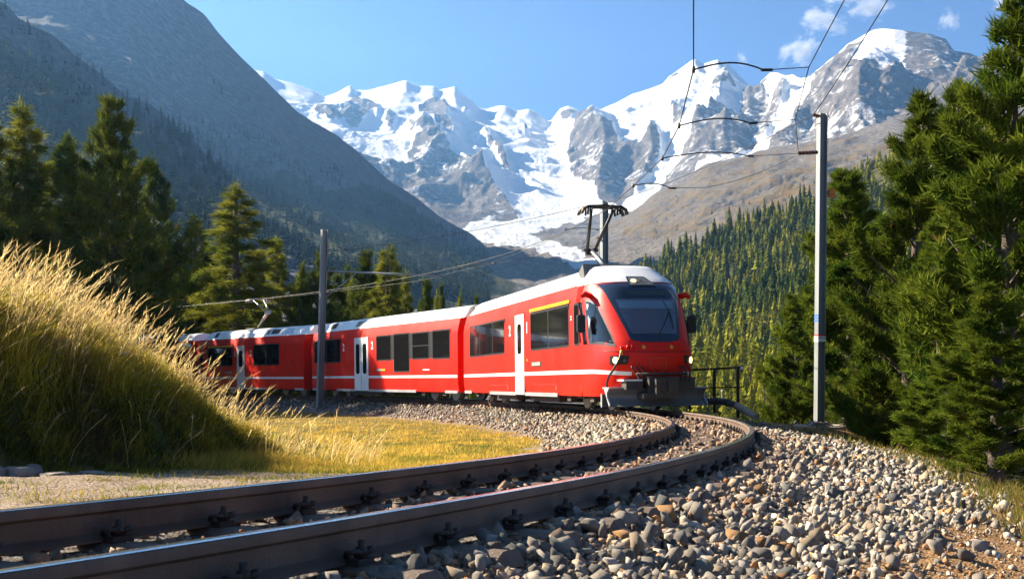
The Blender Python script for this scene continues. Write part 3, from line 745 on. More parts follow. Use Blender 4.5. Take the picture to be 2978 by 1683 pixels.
def ballast_points():
    pts = []
    for d0, d1, sp in ((1.8, 5.5, .046), (5.5, 10, .054), (10, 18, .068), (18, 30, .088), (30, 55, .125), (55, 78, .19)):
        xl = -.46*d1-.4; xr = .46*d1+.4
        gx = np.arange(xl, xr, sp); gy = np.arange(d0, d1, sp)
        X, Yg = np.meshgrid(gx, gy); X = X + rng.uniform(-.5, .5, X.shape)*sp*1.1; Yg = Yg + rng.uniform(-.5, .5, X.shape)*sp*1.1
        X = X.ravel(); Yg = Yg.ravel()
        k = np.abs(X/Yg) < .455; X, Yg = X[k], Yg[k]
        # only near the track
        s, o = to_track(X, Yg)
        wob = .35*fbm(X*.8, Yg*.8, 3)
        bo = np.interp(s, [-34, -12, -9.5, -8, -2, 4, 12, 60], [1.9, 1.65, 2.0, 2.3, 3.0, 3.6, 3.4, 3.2]) + wob
        bi = np.interp(s, [-34, -9, -3, 3, 60], [.75, .8, 1.9, 2.45, 2.5]) + wob*.7
        edge = np.where(o > 0, o-bi, -o-bo)
        pr = sstep(.30, -.12, edge + rng.uniform(-.12, .12, X.shape))
        # scattered strays on the earth to the right
        pr = np.maximum(pr, np.where((o < 0) & (edge < 2.2), .13*sstep(2.2, 0, edge), 0))
        # nothing under the rails and less between them, so the sleepers show
        pr = np.where(np.abs(np.abs(o)-.5325) < .085, 0, pr)
        pr = np.where(np.abs(o) < .45, pr*.75, pr)
        # sleepers stay clear of stones
        ph = np.abs(((s+16.6+.31) % .62)-.31)
        pr = np.where((np.abs(o) < 1.0) & (ph < .105), pr*.16, pr)
        keep = rng.uniform(size=X.shape) < pr
        X, Yg, s, o = X[keep], Yg[keep], s[keep], o[keep]
        z = ground(X, Yg, True)
        py = HORIZON - z/Yg*FPX
        keep = py < 1760
        pts.append(np.stack([X, Yg, z, np.full(X.shape, sp), o], -1)[keep])
    # finer chips packed between the nearest stones
    X = rng.uniform(-2, 4.2, 26000); Yg = rng.uniform(2.2, 9.5, 26000); s, o = to_track(X, Yg)
    bo = np.interp(s, [-34, -12, -9.5, -8, -2], [1.9, 1.65, 2.0, 2.3, 3.0])
    k = (np.abs(X/Yg) < .455) & (o < -.62) & (-o < bo+1.6) & (rng.uniform(size=X.shape) < np.where(-o < bo, .8, .25)); X, Yg, o = X[k], Yg[k], o[k]
    z = ground(X, Yg, True); pts.append(np.stack([X, Yg, z, np.full(X.shape, -1.), o], -1)[(HORIZON - z/Yg*FPX) < 1720])
    return np.concatenate(pts)
BP = ballast_points()
n = len(BP)
size = .0285*rng.lognormal(0, .38, n)*np.clip(BP[:, 3]/.050, 1, 2.0)**.8
size = np.where(BP[:, 3] < 0, rng.uniform(.008, .017, n), size)
inner_track = np.abs(BP[:, 4]) < .5
size = np.where(inner_track, size*.8, size)
size = np.clip(size, .007, .085)
RT = rots(n, rng); shp = rng.integers(0, 14, n); pc = rng.choice(len(PAL), n, p=PW)
tint = PAL[pc]*rng.uniform(.75, 1.45, (n, 1))*np.array([1.05, 1.0, .93])
rust = np.clip(1.25-np.abs(BP[:, 4]), 0, .55)[:, None]*1.2; tint = tint*(1-rust) + tint*np.array([.95, .66, .46])*rust
# the 300 stones that show largest are stones of their own
app = size/BP[:, 1]; order = np.argsort(-app*np.where(BP[:, 4] < -.6, 1, 0))
big = order[:300]; isbig = np.zeros(n, bool); isbig[big] = True
cache = {}
bal = link('ballast_bed', np_mesh('ballast_bed', *(lambda V, F: (V, F))(np.array([(0, 0, 0)], np.float32).repeat(3, 0), np.array([[0, 1, 2]]))), M_STONE)
def merge(idx, SH, F):
    nv = len(SH[0]); V = np.empty((len(idx)*nv, 3), np.float32); Cc = np.empty((len(idx)*nv, 3), np.float32)
    A = np.array(SH)[shp[idx]]*size[idx][:, None, None]
    P = np.einsum('nij,nkj->nki', RT[idx], A)
    zmin = P[:, :, 2].min(1)
    lift = rng.uniform(.15, .8, len(idx))*(-zmin)
    P = P + np.stack([BP[idx, 0], BP[idx, 1], BP[idx, 2] + lift], -1)[:, None, :]
    FF = (np.array(F)[shp[idx]] + (np.arange(len(idx))*nv)[:, None, None]).reshape(-1, 3)
    return P.reshape(-1, 3), FF, np.repeat(tint[idx], nv, 0)
rest = np.where(~isbig)[0]
near = rest[(BP[rest, 1] < 6.5) & (BP[rest, 3] > 0)]; far = rest[(BP[rest, 1] >= 6.5) | (BP[rest, 3] < 0)]
V1, F1, C1 = merge(near, SH_HI, F_HI); V2, F2, C2 = merge(far, SH_LO, F_LO)
old = bal.data
bal.data = np_mesh('ballast_bed', np.concatenate([V1, V2]), np.concatenate([F1, F2+len(V1)]), np.concatenate([C1, C2]))
bal.data.materials.append(M_STONE); bpy.data.meshes.remove(old)
tag(bal, kind='stuff')
for i in big:
    key = (int(shp[i]), int(pc[i]))
    if key not in cache:
        V = SH_HI[key[0]]
        me = np_mesh('stone', V, F_HI[key[0]], np.repeat(PAL[key[1]][None]*random.uniform(.85, 1.2), len(V), 0)); me.materials.append(M_STONE); cache[key] = me
    o = link('stone', cache[key], None, GROUND)
    M3 = RT[i]*size[i]
    zl = (SH_HI[key[0]]*size[i] @ RT[i].T)[:, 2].min()
    o.matrix_local = Matrix([[*M3[0], BP[i, 0]], [*M3[1], BP[i, 1]], [*M3[2], BP[i, 2] - zl*.55], [0, 0, 0, 1]])
# ------------------------------------------------------------------ train
M_RED = mat('red_train_paint', (.78, .013, .003), .42, 0, .06, 1.2, coat=.05, spec=.22, grime=(.66, .015, .006), streak=(1, 1, .35))
M_REDF = mat('red_nose_paint', (.50, .010, .010), .34, 0, .05, 1.2, coat=.35)
M_WHITE = mat('white_train_paint', (.80, .80, .78), .35, 0, .06, 2., grime=(.66, .64, .60))
M_ROOF = mat('white_roof_panel', (.78, .78, .77), .40, 0, .05, 1.5, grime=(.60, .58, .54), streak=(1.5, .4, .4))
M_SILVER = mat('silver_sill', (.55, .55, .56), .4, .6, .1, 4.)
M_GLASS = mat('dark_window_glass', (.010, .010, .011), .05, 0, spec=.42)
M_FRAME = mat('black_window_rubber', (.012, .012, .012), .45)
M_BLACK = mat('black_underframe', (.022, .020, .019), .7, .2, .4, 6., .3, 30.)
M_BOGIE = mat('dusty_bogie_steel', (.06, .050, .042), .75, .3, .4, 8., .3, 40.)
M_YELLOW = mat('yellow_class_band', (.85, .55, .01), .4, 0, .05, 3.)
M_GREYP = mat('grey_roof_vent', (.13, .13, .125), .6, .2, .2, 20.)
M_NAVY = mat('dark_blue_front_mask', (.016, .028, .055), .16, 0, coat=.5)
M_PLOUGH = mat('grey_plough_paint', (.17, .175, .18), .38, .25, .15, 3., grime=(.11, .105, .10))
M_PLOUGHL = mat('light_grey_plough_end', (.42, .46, .48), .4, .2, .1, 5.)
M_STEEL = mat('worn_steel', (.30, .29, .28), .4, .9, .2, 10.)
M_HOSE = mat('black_rubber_hose', (.015, .015, .016), .4)
M_COUPL = mat('greasy_coupler_steel', (.07, .060, .052), .6, .4, .3, 12., .3, 60.)
M_AMBER = mat('amber_marker', (.75, .38, .02), .3)
M_LAMP = mat('headlamp_lens', (.9, .75, .45), .1, emit=(1., .62, .22), es=2.2)
M_TOPLAMP = mat('top_lamp_lens', (.9, .75, .45), .1, emit=(1., .60, .20), es=2.2)
M_BLIND = mat('pale_cab_blind', (.50, .53, .55), .7)
M_SEAT = mat('cab_interior_grey', (.30, .31, .32), .7, 0, .1, 6.)
M_SIGNW = mat('white_lettering', (.85, .85, .85), .5)
M_DISP = mat('display_panel', (.35, .34, .30), .4)
M_GOLD = mat('faint_shield_outline', (.55, .22, .14), .5)
M_PANT = mat('dark_pantograph_tube', (.035, .033, .032), .45, .6, .2, 10.)
M_SEAM = mat('dark_red_panel_joint', (.20, .008, .006), .6)
M_INT = mat('pale_cab_interior', (.34, .37, .39), .8)

def glass_mat():
    m = bpy.data.materials.new('windscreen_glass'); nt, N, L = nodes_of(m)
    out = N.new('ShaderNodeOutputMaterial'); g = N.new('ShaderNodeBsdfGlossy'); g.inputs['Roughness'].default_value = .02; g.inputs['Color'].default_value = (.9, .95, 1, 1)
    t = N.new('ShaderNodeBsdfTransparent'); t.inputs['Color'].default_value = (.86, .92, .95, 1)
    fr = N.new('ShaderNodeFresnel'); fr.inputs['IOR'].default_value = 1.5
    ad = N.new('ShaderNodeMath'); ad.operation = 'ADD'; ad.inputs[1].default_value = .20; L.new(fr.outputs[0], ad.inputs[0])
    mx = N.new('ShaderNodeMixShader'); L.new(ad.outputs[0], mx.inputs[0]); L.new(t.outputs[0], mx.inputs[1]); L.new(g.outputs[0], mx.inputs[2]); L.new(mx.outputs[0], out.inputs[0])
    return m
M_WSCREEN = glass_mat()

CAR_S = [12.6, 28.6, 46.6, 60.6, 76.0]
def car_frame(k):
    a = Vector(track(CAR_S[k])); b = Vector(track(CAR_S[k+1]))
    X = (a-b).normalized(); Yv = Vector((0, 0, 1)).cross(X).normalized(); Zv = X.cross(Yv)
    o = b + Yv*(-.075)
    return Matrix(((X.x, Yv.x, Zv.x, o.x), (X.y, Yv.y, Zv.y, o.y), (X.z, Yv.z, Zv.z, o.z), (0, 0, 0, 1)))
W = 1.25                                   # half width of the body
SECT = [(W-.05, .34), (W, .62), (W, 2.52), (W-.03, 2.72), (W-.135, 3.12)]      # red side
RSECT = [(W-.135, 3.12), (W-.40, 3.50), (W-.52, 3.56), (W-.75, 3.60), (0, 3.62)]   # white roof
def shell(mb, sect, x0, x1, sides=(-1, 1), nx=2):
    xs = [x0 + (x1-x0)*i/(nx-1) for i in range(nx)]
    for sg in sides:
        mb.grid([[(x, sg*y, z) for y, z in sect] for x in xs], True)
def side_panel(poly, off=.0, th=.012, side=-1):
    """flat plate on the car side: poly of (x,z)"""
    mb = MB(); mb.prism(poly, lambda a, b, t: (a, side*(W+t), b), off-th, off); return mb
def window(car, x0, x1, z0, z1, mull=(), r=.07, side=-1, sash=None):
    """a window: black frame with separate panes"""
    fr = side_panel(rrect(x0, x1, z0, z1, r), .008, .03, side).build('window', M_FRAME, car)
    xs = [x0+.06] + [v for m_ in mull for v in (m_-.05, m_+.05)] + [x1-.06]
    for a, b in zip(xs[::2], xs[1::2]):
        if sash:
            side_panel(rrect(a, b, sash+.02, z1-.06, .04), .013, .003, side).build('pane', M_GLASS, fr)
            side_panel(rrect(a, b, z0+.06, sash-.02, .04), .013, .003, side).build('pane', M_GLASS, fr)
        else:
            side_panel(rrect(a, b, z0+.06, z1-.06, .05), .013, .003, side).build('pane', M_GLASS, fr)
    return fr
def door(car, x0, x1, leaves=1, side=-1):
    d = side_panel([(x0, .33), (x1, .33), (x1, 2.70), (x0, 2.70)], .012, .03, side).build('door', M_WHITE, car)
    w = (x1-x0)/leaves
    mb = MB()
    for i in range(leaves):
        a = x0 + i*w
        if i: side_panel([(a-.012, .34), (a+.012, .34), (a+.012, 2.69), (a-.012, 2.69)], .0145, .004, side).build('door_seal', M_FRAME, d)
        cw = .36 if leaves == 1 else .34
        c = a+w/2 if leaves == 1 else a+w/2+(.06 if i == 0 else -.06)*0
        z0 = 1.53 if leaves == 1 else 1.08
        side_panel(rrect(c-cw/2*1.35, c+cw/2*1.35, z0, 2.42, .12), .0155, .006, side).build('door_window', M_GLASS, d)
    for a in (x0-.025, x1+.005):
        side_panel([(a, .36), (a+.02, .36), (a+.02, 2.74), (a, 2.74)], .003, .01, side).build('door_jamb', M_FRAME, car)
    return d
def digit(car, ch, x, z, h, m=None, side=-1, name='class_number'):
    cu = bpy.data.curves.new('txt', 'FONT'); cu.body = ch; cu.size = h*1.55; cu.extrude = .003; cu.align_x = 'CENTER'
    cu.offset = .014
    t = bpy.data.objects.new('txt', cu); COL.objects.link(t)
    bpy.context.view_layer.update()
    dg = bpy.context.evaluated_depsgraph_get(); me = bpy.data.meshes.new_from_object(t.evaluated_get(dg))
    bpy.data.objects.remove(t); bpy.data.curves.remove(cu)
    me.materials.clear(); me.materials.append(m or M_SIGNW); me.name = name
    o = link(name, me, None, car)
    # text plane XY -> car side (x, z); the right-hand side reads forwards towards +x
    o.matrix_local = Matrix(((1, 0, 0, x), (0, 0, side, side*(W+.006)), (0, 1, 0, z), (0, 0, 0, 1))) if side < 0 else Matrix(((-1, 0, 0, x), (0, 0, 1, W+.006), (0, 1, 0, z), (0, 0, 0, 1)))
    return o
def bogie(car, xc):
    b = empty('bogie'); b.parent = car; b.location = (xc, 0, 0)
    mb = MB()
    for sg in (-1, 1):
        mb.box(-1.45, 1.45, sg*.98-.06, sg*.98+.06, .40, .56)
        mb.box(-.35, .35, sg*1.0-.09, sg*1.0+.09, .28, .62)
        for xx in (-1.0, 1.0):
            mb.box(xx-.16, xx+.16, sg*1.02-.08, sg*1.02+.08, .20, .46)
            mb.tube([(xx-.3, sg*1.03, .34), (xx-.3, sg*1.03, .60)], .06, 10)
            mb.tube([(xx+.3, sg*1.03, .34), (xx+.3, sg*1.03, .60)], .06, 10)
    mb.box(-1.2, 1.2, -.9, .9, .38, .5)
    mb.build('bogie_frame', M_BOGIE, b)
    for xx in (-1.0, 1.0):
        for sg in (-1, 1):
            w = MB(); w.tube([(xx, sg*.50, .37), (xx, sg*.62, .37)], .37, 24); w.tube([(xx, sg*.45, .37), (xx, sg*.50, .37)], .40, 24)
            w.build('wheel', M_STEEL, b)
    return b
def skirt(car, spans, side=-1):
    for a, b in spans:
        mb = side_panel([(a, .30), (b, .30), (b, .40), (a, .40)], .004, .02, side); mb.build('sill_strip', M_SILVER, car)
def roof_panel(car, xa, xb, t0, t1, m, name='roof_panel', off=.006, side=-1):
    """plate on the sloped roof flank between fractions t0..t1 of its height"""
    (ya, za), (yb, zb) = RSECT[0], RSECT[1]
    nrm = Vector((0, zb-za, ya-yb)).normalized()
    P = []
    mb = MB()
    poly = [(xa, t0), (xb, t0), (xb, t1), (xa, t1)]
    def fn(a, t, k):
        y = ya + (yb-ya)*t; z = za + (zb-za)*t
        return (a, side*(y + abs(nrm.y)*k), z + abs(nrm.z)*k)
    mb.prism(poly, fn, -.01, off)
    return mb.build(name, m, car)
def body(car, x0, x1, name='body', m=None, both=True):
    mb = MB(); shell(mb, SECT, x0, x1)
    mb.grid([[(x, -(W-.05), .34), (x, W-.05, .34)] for x in (x0, x1)], False)
    for x in (x0, x1):
        pl = [(y, z) for y, z in SECT]; pl = [(-y, z) for y, z in pl[::-1]] + pl
        mb.add([(x, y, z) for y, z in pl], [tuple(range(len(pl)))])
    return mb.build(name, m or M_RED, car, sharp=30)
def roof(car, x0, x1, rake0=.35, rake1=.35):
    mb = MB()
    P = []
    for x, rk in ((x0, rake0), (x1, -rake1)):
        row = [(x + rk*(z-3.12)/.5, -y, z) for y, z in RSECT] + [(x + rk*(z-3.12)/.5, y, z) for y, z in RSECT[::-1][1:]]
        P.append(row)
    mb.grid(P, True)
    for row in P: mb.add(row, [tuple(range(len(row)))])
    return mb.build('roof', M_ROOF, car, sharp=25)
def gangway(car, x, d):
    mb = MB()
    for i in range(5):
        a = x + d*(.04 + .11*i); mb.box(min(a, a+d*.08), max(a, a+d*.08), -.75, .75, .7, 2.95)
        mb.box(min(a+d*.08, a+d*.11), max(a+d*.08, a+d*.11), -.70, .70, .75, 2.90)
    mb.build('gangway_bellows', M_BLACK, car)
def underfloor(car, x0, x1, boxes):
    mb = MB(); mb.box(x0, x1, -.95, .95, .34, .52)
    mb.build('underframe', M_BLACK, car)
    for a, b, z in boxes:
        q = MB(); q.box(a, b, -1.05, 1.05, z, .36); q.build('equipment_box', M_BOGIE, car)

G = 'red train coming round the curve'
# ---------------------------------------------------------------- front car
car1 = empty('train_car', mat=car_frame(0)); tag(car1, 'leading red train car with driving cab, windscreen and snow plough', 'train car', G)
body(car1, .30, 15.2)
roof(car1, .75, 14.9, .5, -.02)
# nose shell as a function of (theta, z): theta 0 = straight ahead, +-90 deg = along the sides
WZ = [(.34, W-.05), (.62, W), (2.52, W), (2.72, W-.03), (3.12, W-.135), (3.3, W-.27), (3.5, W-.40), (3.56, W-.47)]
XF = [(.34, 17.12), (.9, 17.34), (1.3, 17.40), (1.63, 17.30), (2.0, 17.06), (2.94, 16.46), (3.12, 16.18), (3.3, 15.84), (3.5, 15.45), (3.56, 15.28)]
DZ = [(.34, 1.95), (1.6, 2.1), (2.94, 1.7), (3.12, 1.5), (3.56, 1.1)]
NE = 2.9
def ip(z, pts): return float(np.interp(z, [a for a, b in pts], [b for a, b in pts]))
def nose(th, z, off=0.):
    def raw(th, z):
        w, xf, D = ip(z, WZ), ip(z, XF), ip(z, DZ)
        sn, cs = math.sin(th), abs(math.cos(th))
        return Vector((xf-D+D*cs**(2/NE), math.copysign(w*abs(sn)**(2/NE), sn), z))
    p = raw(th, z)
    if off:
        e = .02; th2 = max(-1.55, min(1.55, th))
        a = raw(th2+e, z)-raw(th2-e, z); b = raw(th2, min(3.555, z+e))-raw(th2, max(.345, z-e)); nn = a.cross(b).normalized()
        if nn.dot(Vector((1, math.sin(th), .0))) < 0: nn = -nn
        p = p + nn*off
    return p
def th_of(y, z):
    return math.copysign(math.asin(min(1, (abs(y)/ip(z, WZ))**(NE/2))), y)
HP = math.pi/2
def nose_patch(rows, off, nu=24, th=.0):
    """rows: list of (z, y0, y1) or (z, ('t', th0), ('t', th1)); returns a MB"""
    mb = MB(); P = []
    for z, a, b in rows:
        ta = a[1] if isinstance(a, tuple) else th_of(a, z); tb = b[1] if isinstance(b, tuple) else th_of(b, z)
        P.append([nose(ta + (tb-ta)*i/nu, z, off) for i in range(nu+1)])
    mb.grid(P, True); return mb
zs = [.34, .45, .62, .9, 1.1, 1.3, 1.45, 1.63, 1.8, 2.0, 2.2, 2.4, 2.52, 2.72, 2.94, 3.0, 3.06, 3.12]
thf = [HP*t for t in (-1, -.985, -.96, -.93, -.88, -.82, -.76, -.7, -.64, -.58, -.52, -.46, -.4, -.34, -.28, -.22, -.16, -.1, -.05, 0)]; thf = thf + [-t for t in thf[::-1][1:]]
# the lower front is whole; above the window line the shell leaves the windscreen opening free
open_ = [(1.66, .60), (2.0, .665), (2.4, .755), (2.72, .83), (2.90, .86)]
def oy(z): return float(np.interp(z, [a for a, b in open_], [b for a, b in open_]))
nb = MB()
zl = [z for z in zs if z <= 1.63] + [1.66]
nb.grid([[(15.2, -ip(z, WZ), z)] + [nose(t, z) for t in thf] + [(15.2, ip(z, WZ), z)] for z in zl], True)
zu = [1.66, 1.8, 2.0, 2.2, 2.4, 2.52, 2.72, 2.82, 2.90]
for sg in (-1, 1):
    nb.grid([[(15.2, sg*ip(z, WZ), z)] + [nose(sg*(HP + (th_of(oy(z), z)-HP)*i/18), z) for i in range(19)] for z in zu], True)
zt = [2.90, 2.94, 3.0, 3.06, 3.12]
nb.grid([[(15.2, -ip(z, WZ), z)] + [nose(t, z) for t in thf] + [(15.2, ip(z, WZ), z)] for z in zt], True)
nb.add([nose(t, .34) for t in thf], [tuple(range(len(thf)))])
nb.build('nose', M_RED, car1)
# dark blue mask round the windscreen
mrows = [(1.70, .62, .50), (1.9, .66, .585), (2.1, .72, .635), (2.4, .80, .70), (2.66, .87, .745)]
for sg in (-1, 1):
    nose_patch([(z, sg*b, sg*a) for z, a, b in mrows], .012, 6).build('windscreen_mask', M_NAVY, car1)
nose_patch([(1.60, -.30, .30), (1.64, -.55, .55), (1.70, -.62, .62), (1.80, -.63, .63)], .0125, 20).build('windscreen_mask', M_NAVY, car1)
nose_patch([(2.66, -.87, .87), (2.78, -.895, .895), (2.90, -.93, .93), (2.98, -.96, .96), (3.05, -.985, .985)], .0125, 24).build('windscreen_mask', M_NAVY, car1)
gl = nose_patch([(z, -float(np.interp(z, [1.78, 1.9, 2.1, 2.4, 2.68], [.56, .585, .635, .70, .755])), float(np.interp(z, [1.78, 1.9, 2.1, 2.4, 2.68], [.56, .585, .635, .70, .755]))) for z in (1.78, 1.9, 2.0, 2.1, 2.25, 2.4, 2.55, 2.68)], .010, 24).build('windscreen', M_WSCREEN, car1)
# destination display above the windscreen
nose_patch([(2.74, -.46, .46), (2.86, -.50, .50)], .018, 16).build('destination_display', mat('display_glass', (.045, .07, .075), .12), car1)
# cab interior behind the glass: floor, back wall, desk, seat, blind
mb = MB(); mb.box(15.0, 16.7, -1.0, 1.0, 1.20, 1.24); mb.box(15.0, 15.05, -1.1, 1.1, 1.2, 3.0); mb.build('cab_wall', M_INT, car1)
mb = MB(); mb.box(16.35, 16.95, -.66, .66, 1.30, 1.72); mb.box(16.2, 16.4, -.62, .62, 1.30, 1.82); mb.build('driving_desk', M_SEAT, car1)
mb = MB(); mb.box(15.45, 15.95, -.55, -.05, 1.55, 1.66); mb.box(15.42, 15.55, -.52, -.08, 1.6, 2.35); mb.build('driver_seat', M_SEAT, car1)
nose_patch([(2.46, -.69, .69), (2.60, -.725, .725), (2.66, -.74, .74)], -.06, 16).build('sun_blind', M_BLIND, car1)
# wiper
mb = MB(); mb.tube([nose(th_of(.02, 1.72), 1.72, .04), nose(th_of(.30, 2.0), 2.05, .05), nose(th_of(.50, 2.3), 2.34, .045)], .014, 6)
mb.tube([nose(th_of(.40, 2.6), 2.60, .03), nose(th_of(.50, 2.3), 2.34, .035), nose(th_of(.50, 1.9), 1.90, .03)], .010, 6)
mb.build('windscreen_wiper', M_HOSE, car1)
# white roof fairing over the cab with the top lamp
fz = [3.08, 3.12, 3.2, 3.3, 3.4, 3.47, 3.5, 3.53, 3.555]
fb = MB(); fb.grid([[(14.55 if z > 3.3 else 15.2, -ip(z, WZ), z)] + [nose(t, z, .018) for t in thf] + [(14.55 if z > 3.3 else 15.2, ip(z, WZ), z)] for z in fz], True)
fb.add([(14.55, -ip(3.555, WZ), 3.555)] + [nose(t, 3.555, .018) for t in thf] + [(14.55, ip(3.555, WZ), 3.555)], [tuple(range(len(thf)+2))])
fair = fb.build('cab_roof_fairing', M_ROOF, car1, sharp=40)
mb = MB(); mb.box(14.95, 15.02, -.55, .55, 3.575, 3.60); mb.build('rain_gutter', M_GREYP, fair)
tl_ = nose_patch([(2.96, -.36, .34), (3.22, -.30, .16)], .030, 8); hs = tl_.build('top_lamp_housing', M_NAVY, car1)
nose_patch([(2.985, -.32, .28), (3.195, -.27, .13)], .036, 8).build('lamp_cover', M_GREYP, hs)
def lens(parent, th, z, r, off, m, name):
    c = nose(th, z, off); c2 = nose(th, z, off+.012); mb = MB(); mb.tube([c, c2], r, 16); return mb.build(name, m, parent)
lens(hs, th_of(-.19, 3.09), 3.09, .062, .038, M_TOPLAMP, 'lamp_lens'); lens(hs, th_of(-.02, 3.09), 3.09, .028, .038, M_HOSE, 'lamp_lens')
# headlights in black wedge housings
for sg in (-1, 1):
    h = nose_patch([(1.09, sg*1.02, sg*.70), (1.29, sg*1.02, sg*.66)], .012, 10).build('headlight', M_FRAME, car1)
    lens(h, th_of(sg*.92, 1.19), 1.19, .075, .014, M_LAMP, 'headlight_lens'); lens(h, th_of(sg*.76, 1.18), 1.18, .035, .014, M_GREYP, 'tail_light_lens')
# white stripe: along the side and round the nose
side_panel([(.34, .885), (15.2, .885), (15.2, .985), (.34, .985)], .004, .008).build('white_stripe', M_WHITE, car1)
side_panel([(.34, .885), (15.2, .885), (15.2, .985), (.34, .985)], .004, .008, 1).build('white_stripe', M_WHITE, car1)
mb = MB(); P = []
for q in range(3):
    row = [(15.2, -(W+.004), .885+.05*q)]
    for i in range(25):
        t = -HP + (HP-.36)*i/24; dz = -.055*max(0, (i-6)/18); row.append(nose(t, .885 + dz + (.05-.008*i/24)*q, .005))
    P.append(row)
mb.grid(P, True); mb.build('white_stripe', M_WHITE, car1)
mb = MB(); mb.grid([[nose(.36+.9*i/12, .83+.04*q, .005) for i in range(13)] for q in range(3)], True); mb.build('white_stripe', M_WHITE, car1)
# shield outline, lettering-size marks and warning diamonds on the red front
pts = [(-.19, 1.23), (.19, 1.23), (.19, 1.04), (.15, .95), (0, .86), (-.15, .95), (-.19, 1.04), (-.19, 1.23)]
mb = MB(); mb.tube([nose(th_of(y or .001, z), z, .004) for y, z in pts], .004, 5); mb.build('shield_emblem', M_GOLD, car1)
for y in (-.34, .34):
    mb = MB(); mb.add([nose(th_of(y+a, 1.48+b), 1.48+b, .02) for a, b in ((-.055, 0), (0, -.06), (.055, 0), (0, .06))], [(0, 1, 2, 3)]); mb.build('yellow_marker', M_AMBER, car1)
mb = MB(); mb.tube([nose(-1.0+2.0*i/30, 1.40-.05*math.cos(1.5*(-1+2*i/30))+.02, .004) for i in range(31)], .007, 5); mb.build('front_seam', M_FRAME, car1)
# cab side window on the tapering flank
def flank_poly(pts, off, name, m, parent=None):
    mb = MB(); c = nose(sum(t for t, z in pts)/len(pts)*1., sum(z for t, z in pts)/len(pts), off)
    V = [nose(R(t), z, off) for t, z in pts]; n_ = len(V)
    # fan of rings so the pane follows the curve
    rings = [[nose(R(sum(q[0] for q in pts)/n_ + (t-sum(q[0] for q in pts)/n_)*k), sum(q[1] for q in pts)/n_ + (z-sum(q[1] for q in pts)/n_)*k, off) for t, z in pts] for k in (1, .75, .5, .25)]
    mb.grid([r + [r[0]] for r in rings], True); mb.add(rings[-1], [tuple(range(n_))], True)
    return mb.build(name, m, parent or car1)
CW = [(74, 2.70), (66, 2.67), (59, 2.60), (53, 2.45), (48.5, 2.2), (44.5, 1.95), (41.0, 1.72), (38.5, 1.5), (45, 1.52), (56, 1.56), (66, 1.58), (78, 1.585), (77, 2.0), (76, 2.4)]
for sg in (-1, 1):
    f_ = flank_poly([(sg*t, z) for t, z in CW], .008, 'cab_side_window', M_FRAME)
    cx = sum(t for t, z in CW)/len(CW); cz = sum(z for t, z in CW)/len(CW)
    flank_poly([(sg*(cx+(t-cx)*.86), cz+(z-cz)*.88+.02) for t, z in CW], .013, 'pane', M_WSCREEN if False else M_GLASS, f_)
mb = MB(); P = [nose(R(-72), 2.58, .018), nose(R(-68.5), 2.58, .018), nose(R(-70.5), 1.68, .018), nose(R(-74), 1.68, .018)]; mb.add(P, [(0, 1, 2, 3)]); mb.build('pale_window_post', M_BLIND, car1)
# side windows, door, numbers
window(car1, 1.42, 7.0, 1.58, 2.70, (3.22, 5.24))
door(car1, 8.42, 9.52)
w_ = window(car1, 10.28, 14.28, 1.58, 2.68, (12.25,), sash=None)
side_panel([(10.2, 2.70), (14.3, 2.70), (14.3, 2.78), (10.2, 2.78)], .006, .012).build('yellow_band', M_YELLOW, car1)
window(car1, 15.0, 15.55, 1.58, 2.67) if False else None
flank_poly([(-86, 2.66), (-80, 2.66), (-80.5, 1.60), (-86, 1.60)], .012, 'narrow_window', M_GLASS)
window(car1, 14.72, 15.18, 1.58, 2.66, r=.1)
digit(car1, '2', 7.72, 2.12, .29); digit(car1, '1', 9.88, 2.12, .29)
side_panel([(10.4, 1.13), (11.45, 1.13), (11.45, 1.28), (10.4, 1.28)], .012, .02).build('route_display', M_FRAME, car1)
side_panel([(10.46, 1.155), (11.39, 1.155), (11.39, 1.255), (10.46, 1.255)], .015, .006).build('route_display', M_DISP, car1)
side_panel([(14.42, 2.32), (14.52, 2.32), (14.52, 2.36), (14.42, 2.36)], .004, .006).build('data_plate', M_SIGNW, car1)
side_panel([(14.42, 2.25), (14.52, 2.25), (14.52, 2.29), (14.42, 2.29)], .004, .006).build('data_plate', M_SIGNW, car1)
side_panel([(9.82, 1.30), (9.90, 1.30), (9.90, 1.37), (9.82, 1.37)], .004, .006).build('door_button', M_YELLOW, car1)
for a, b, c_, d_ in ((4.7, 7.4, .36, .60), (10.4, 13.0, .36, .62)):       # maintenance flaps
    mb = MB(); P = rrect(a, b, c_, d_, .05); mb.tube([(x, -(W+.001), z) for x, z in P + P[:1]], .006, 4); mb.build('flap_seam', M_FRAME, car1)
skirt(car1, ((.45, 1.7), (4.75, 8.36), (9.6, 13.1))); skirt(car1, ((.45, 1.7), (4.75, 8.36), (9.6, 13.1)), 1)
bogie(car1, 3.0); bogie(car1, 14.7); underfloor(car1, .6, 15.6, ((5.2, 7.8, .16), (9.4, 12.6, .14))); gangway(car1, .3, -1)
for a, b, t0, t1, m in ((1.9, 3.0, .15, .85, M_GREYP), (3.6, 4.5, .2, .8, M_GREYP), (6.6, 8.7, .12, .9, M_GREYP), (9.2, 10.9, .5, .92, M_GREYP), (9.2, 10.9, .1, .4, M_GREYP), (5.0, 6.2, .1, .9, M_WHITE), (11.6, 13.2, .1, .9, M_WHITE)):
    roof_panel(car1, a, b, t0, t1, m, 'roof_vent')
mb = MB(); mb.prism([(14.3, 3.45), (14.75, 3.18), (14.9, 3.2), (14.72, 3.66)], lambda a, b, t: (a, -t, b), .55, 1.0); mb.build('roof_fin', M_GREYP, car1)
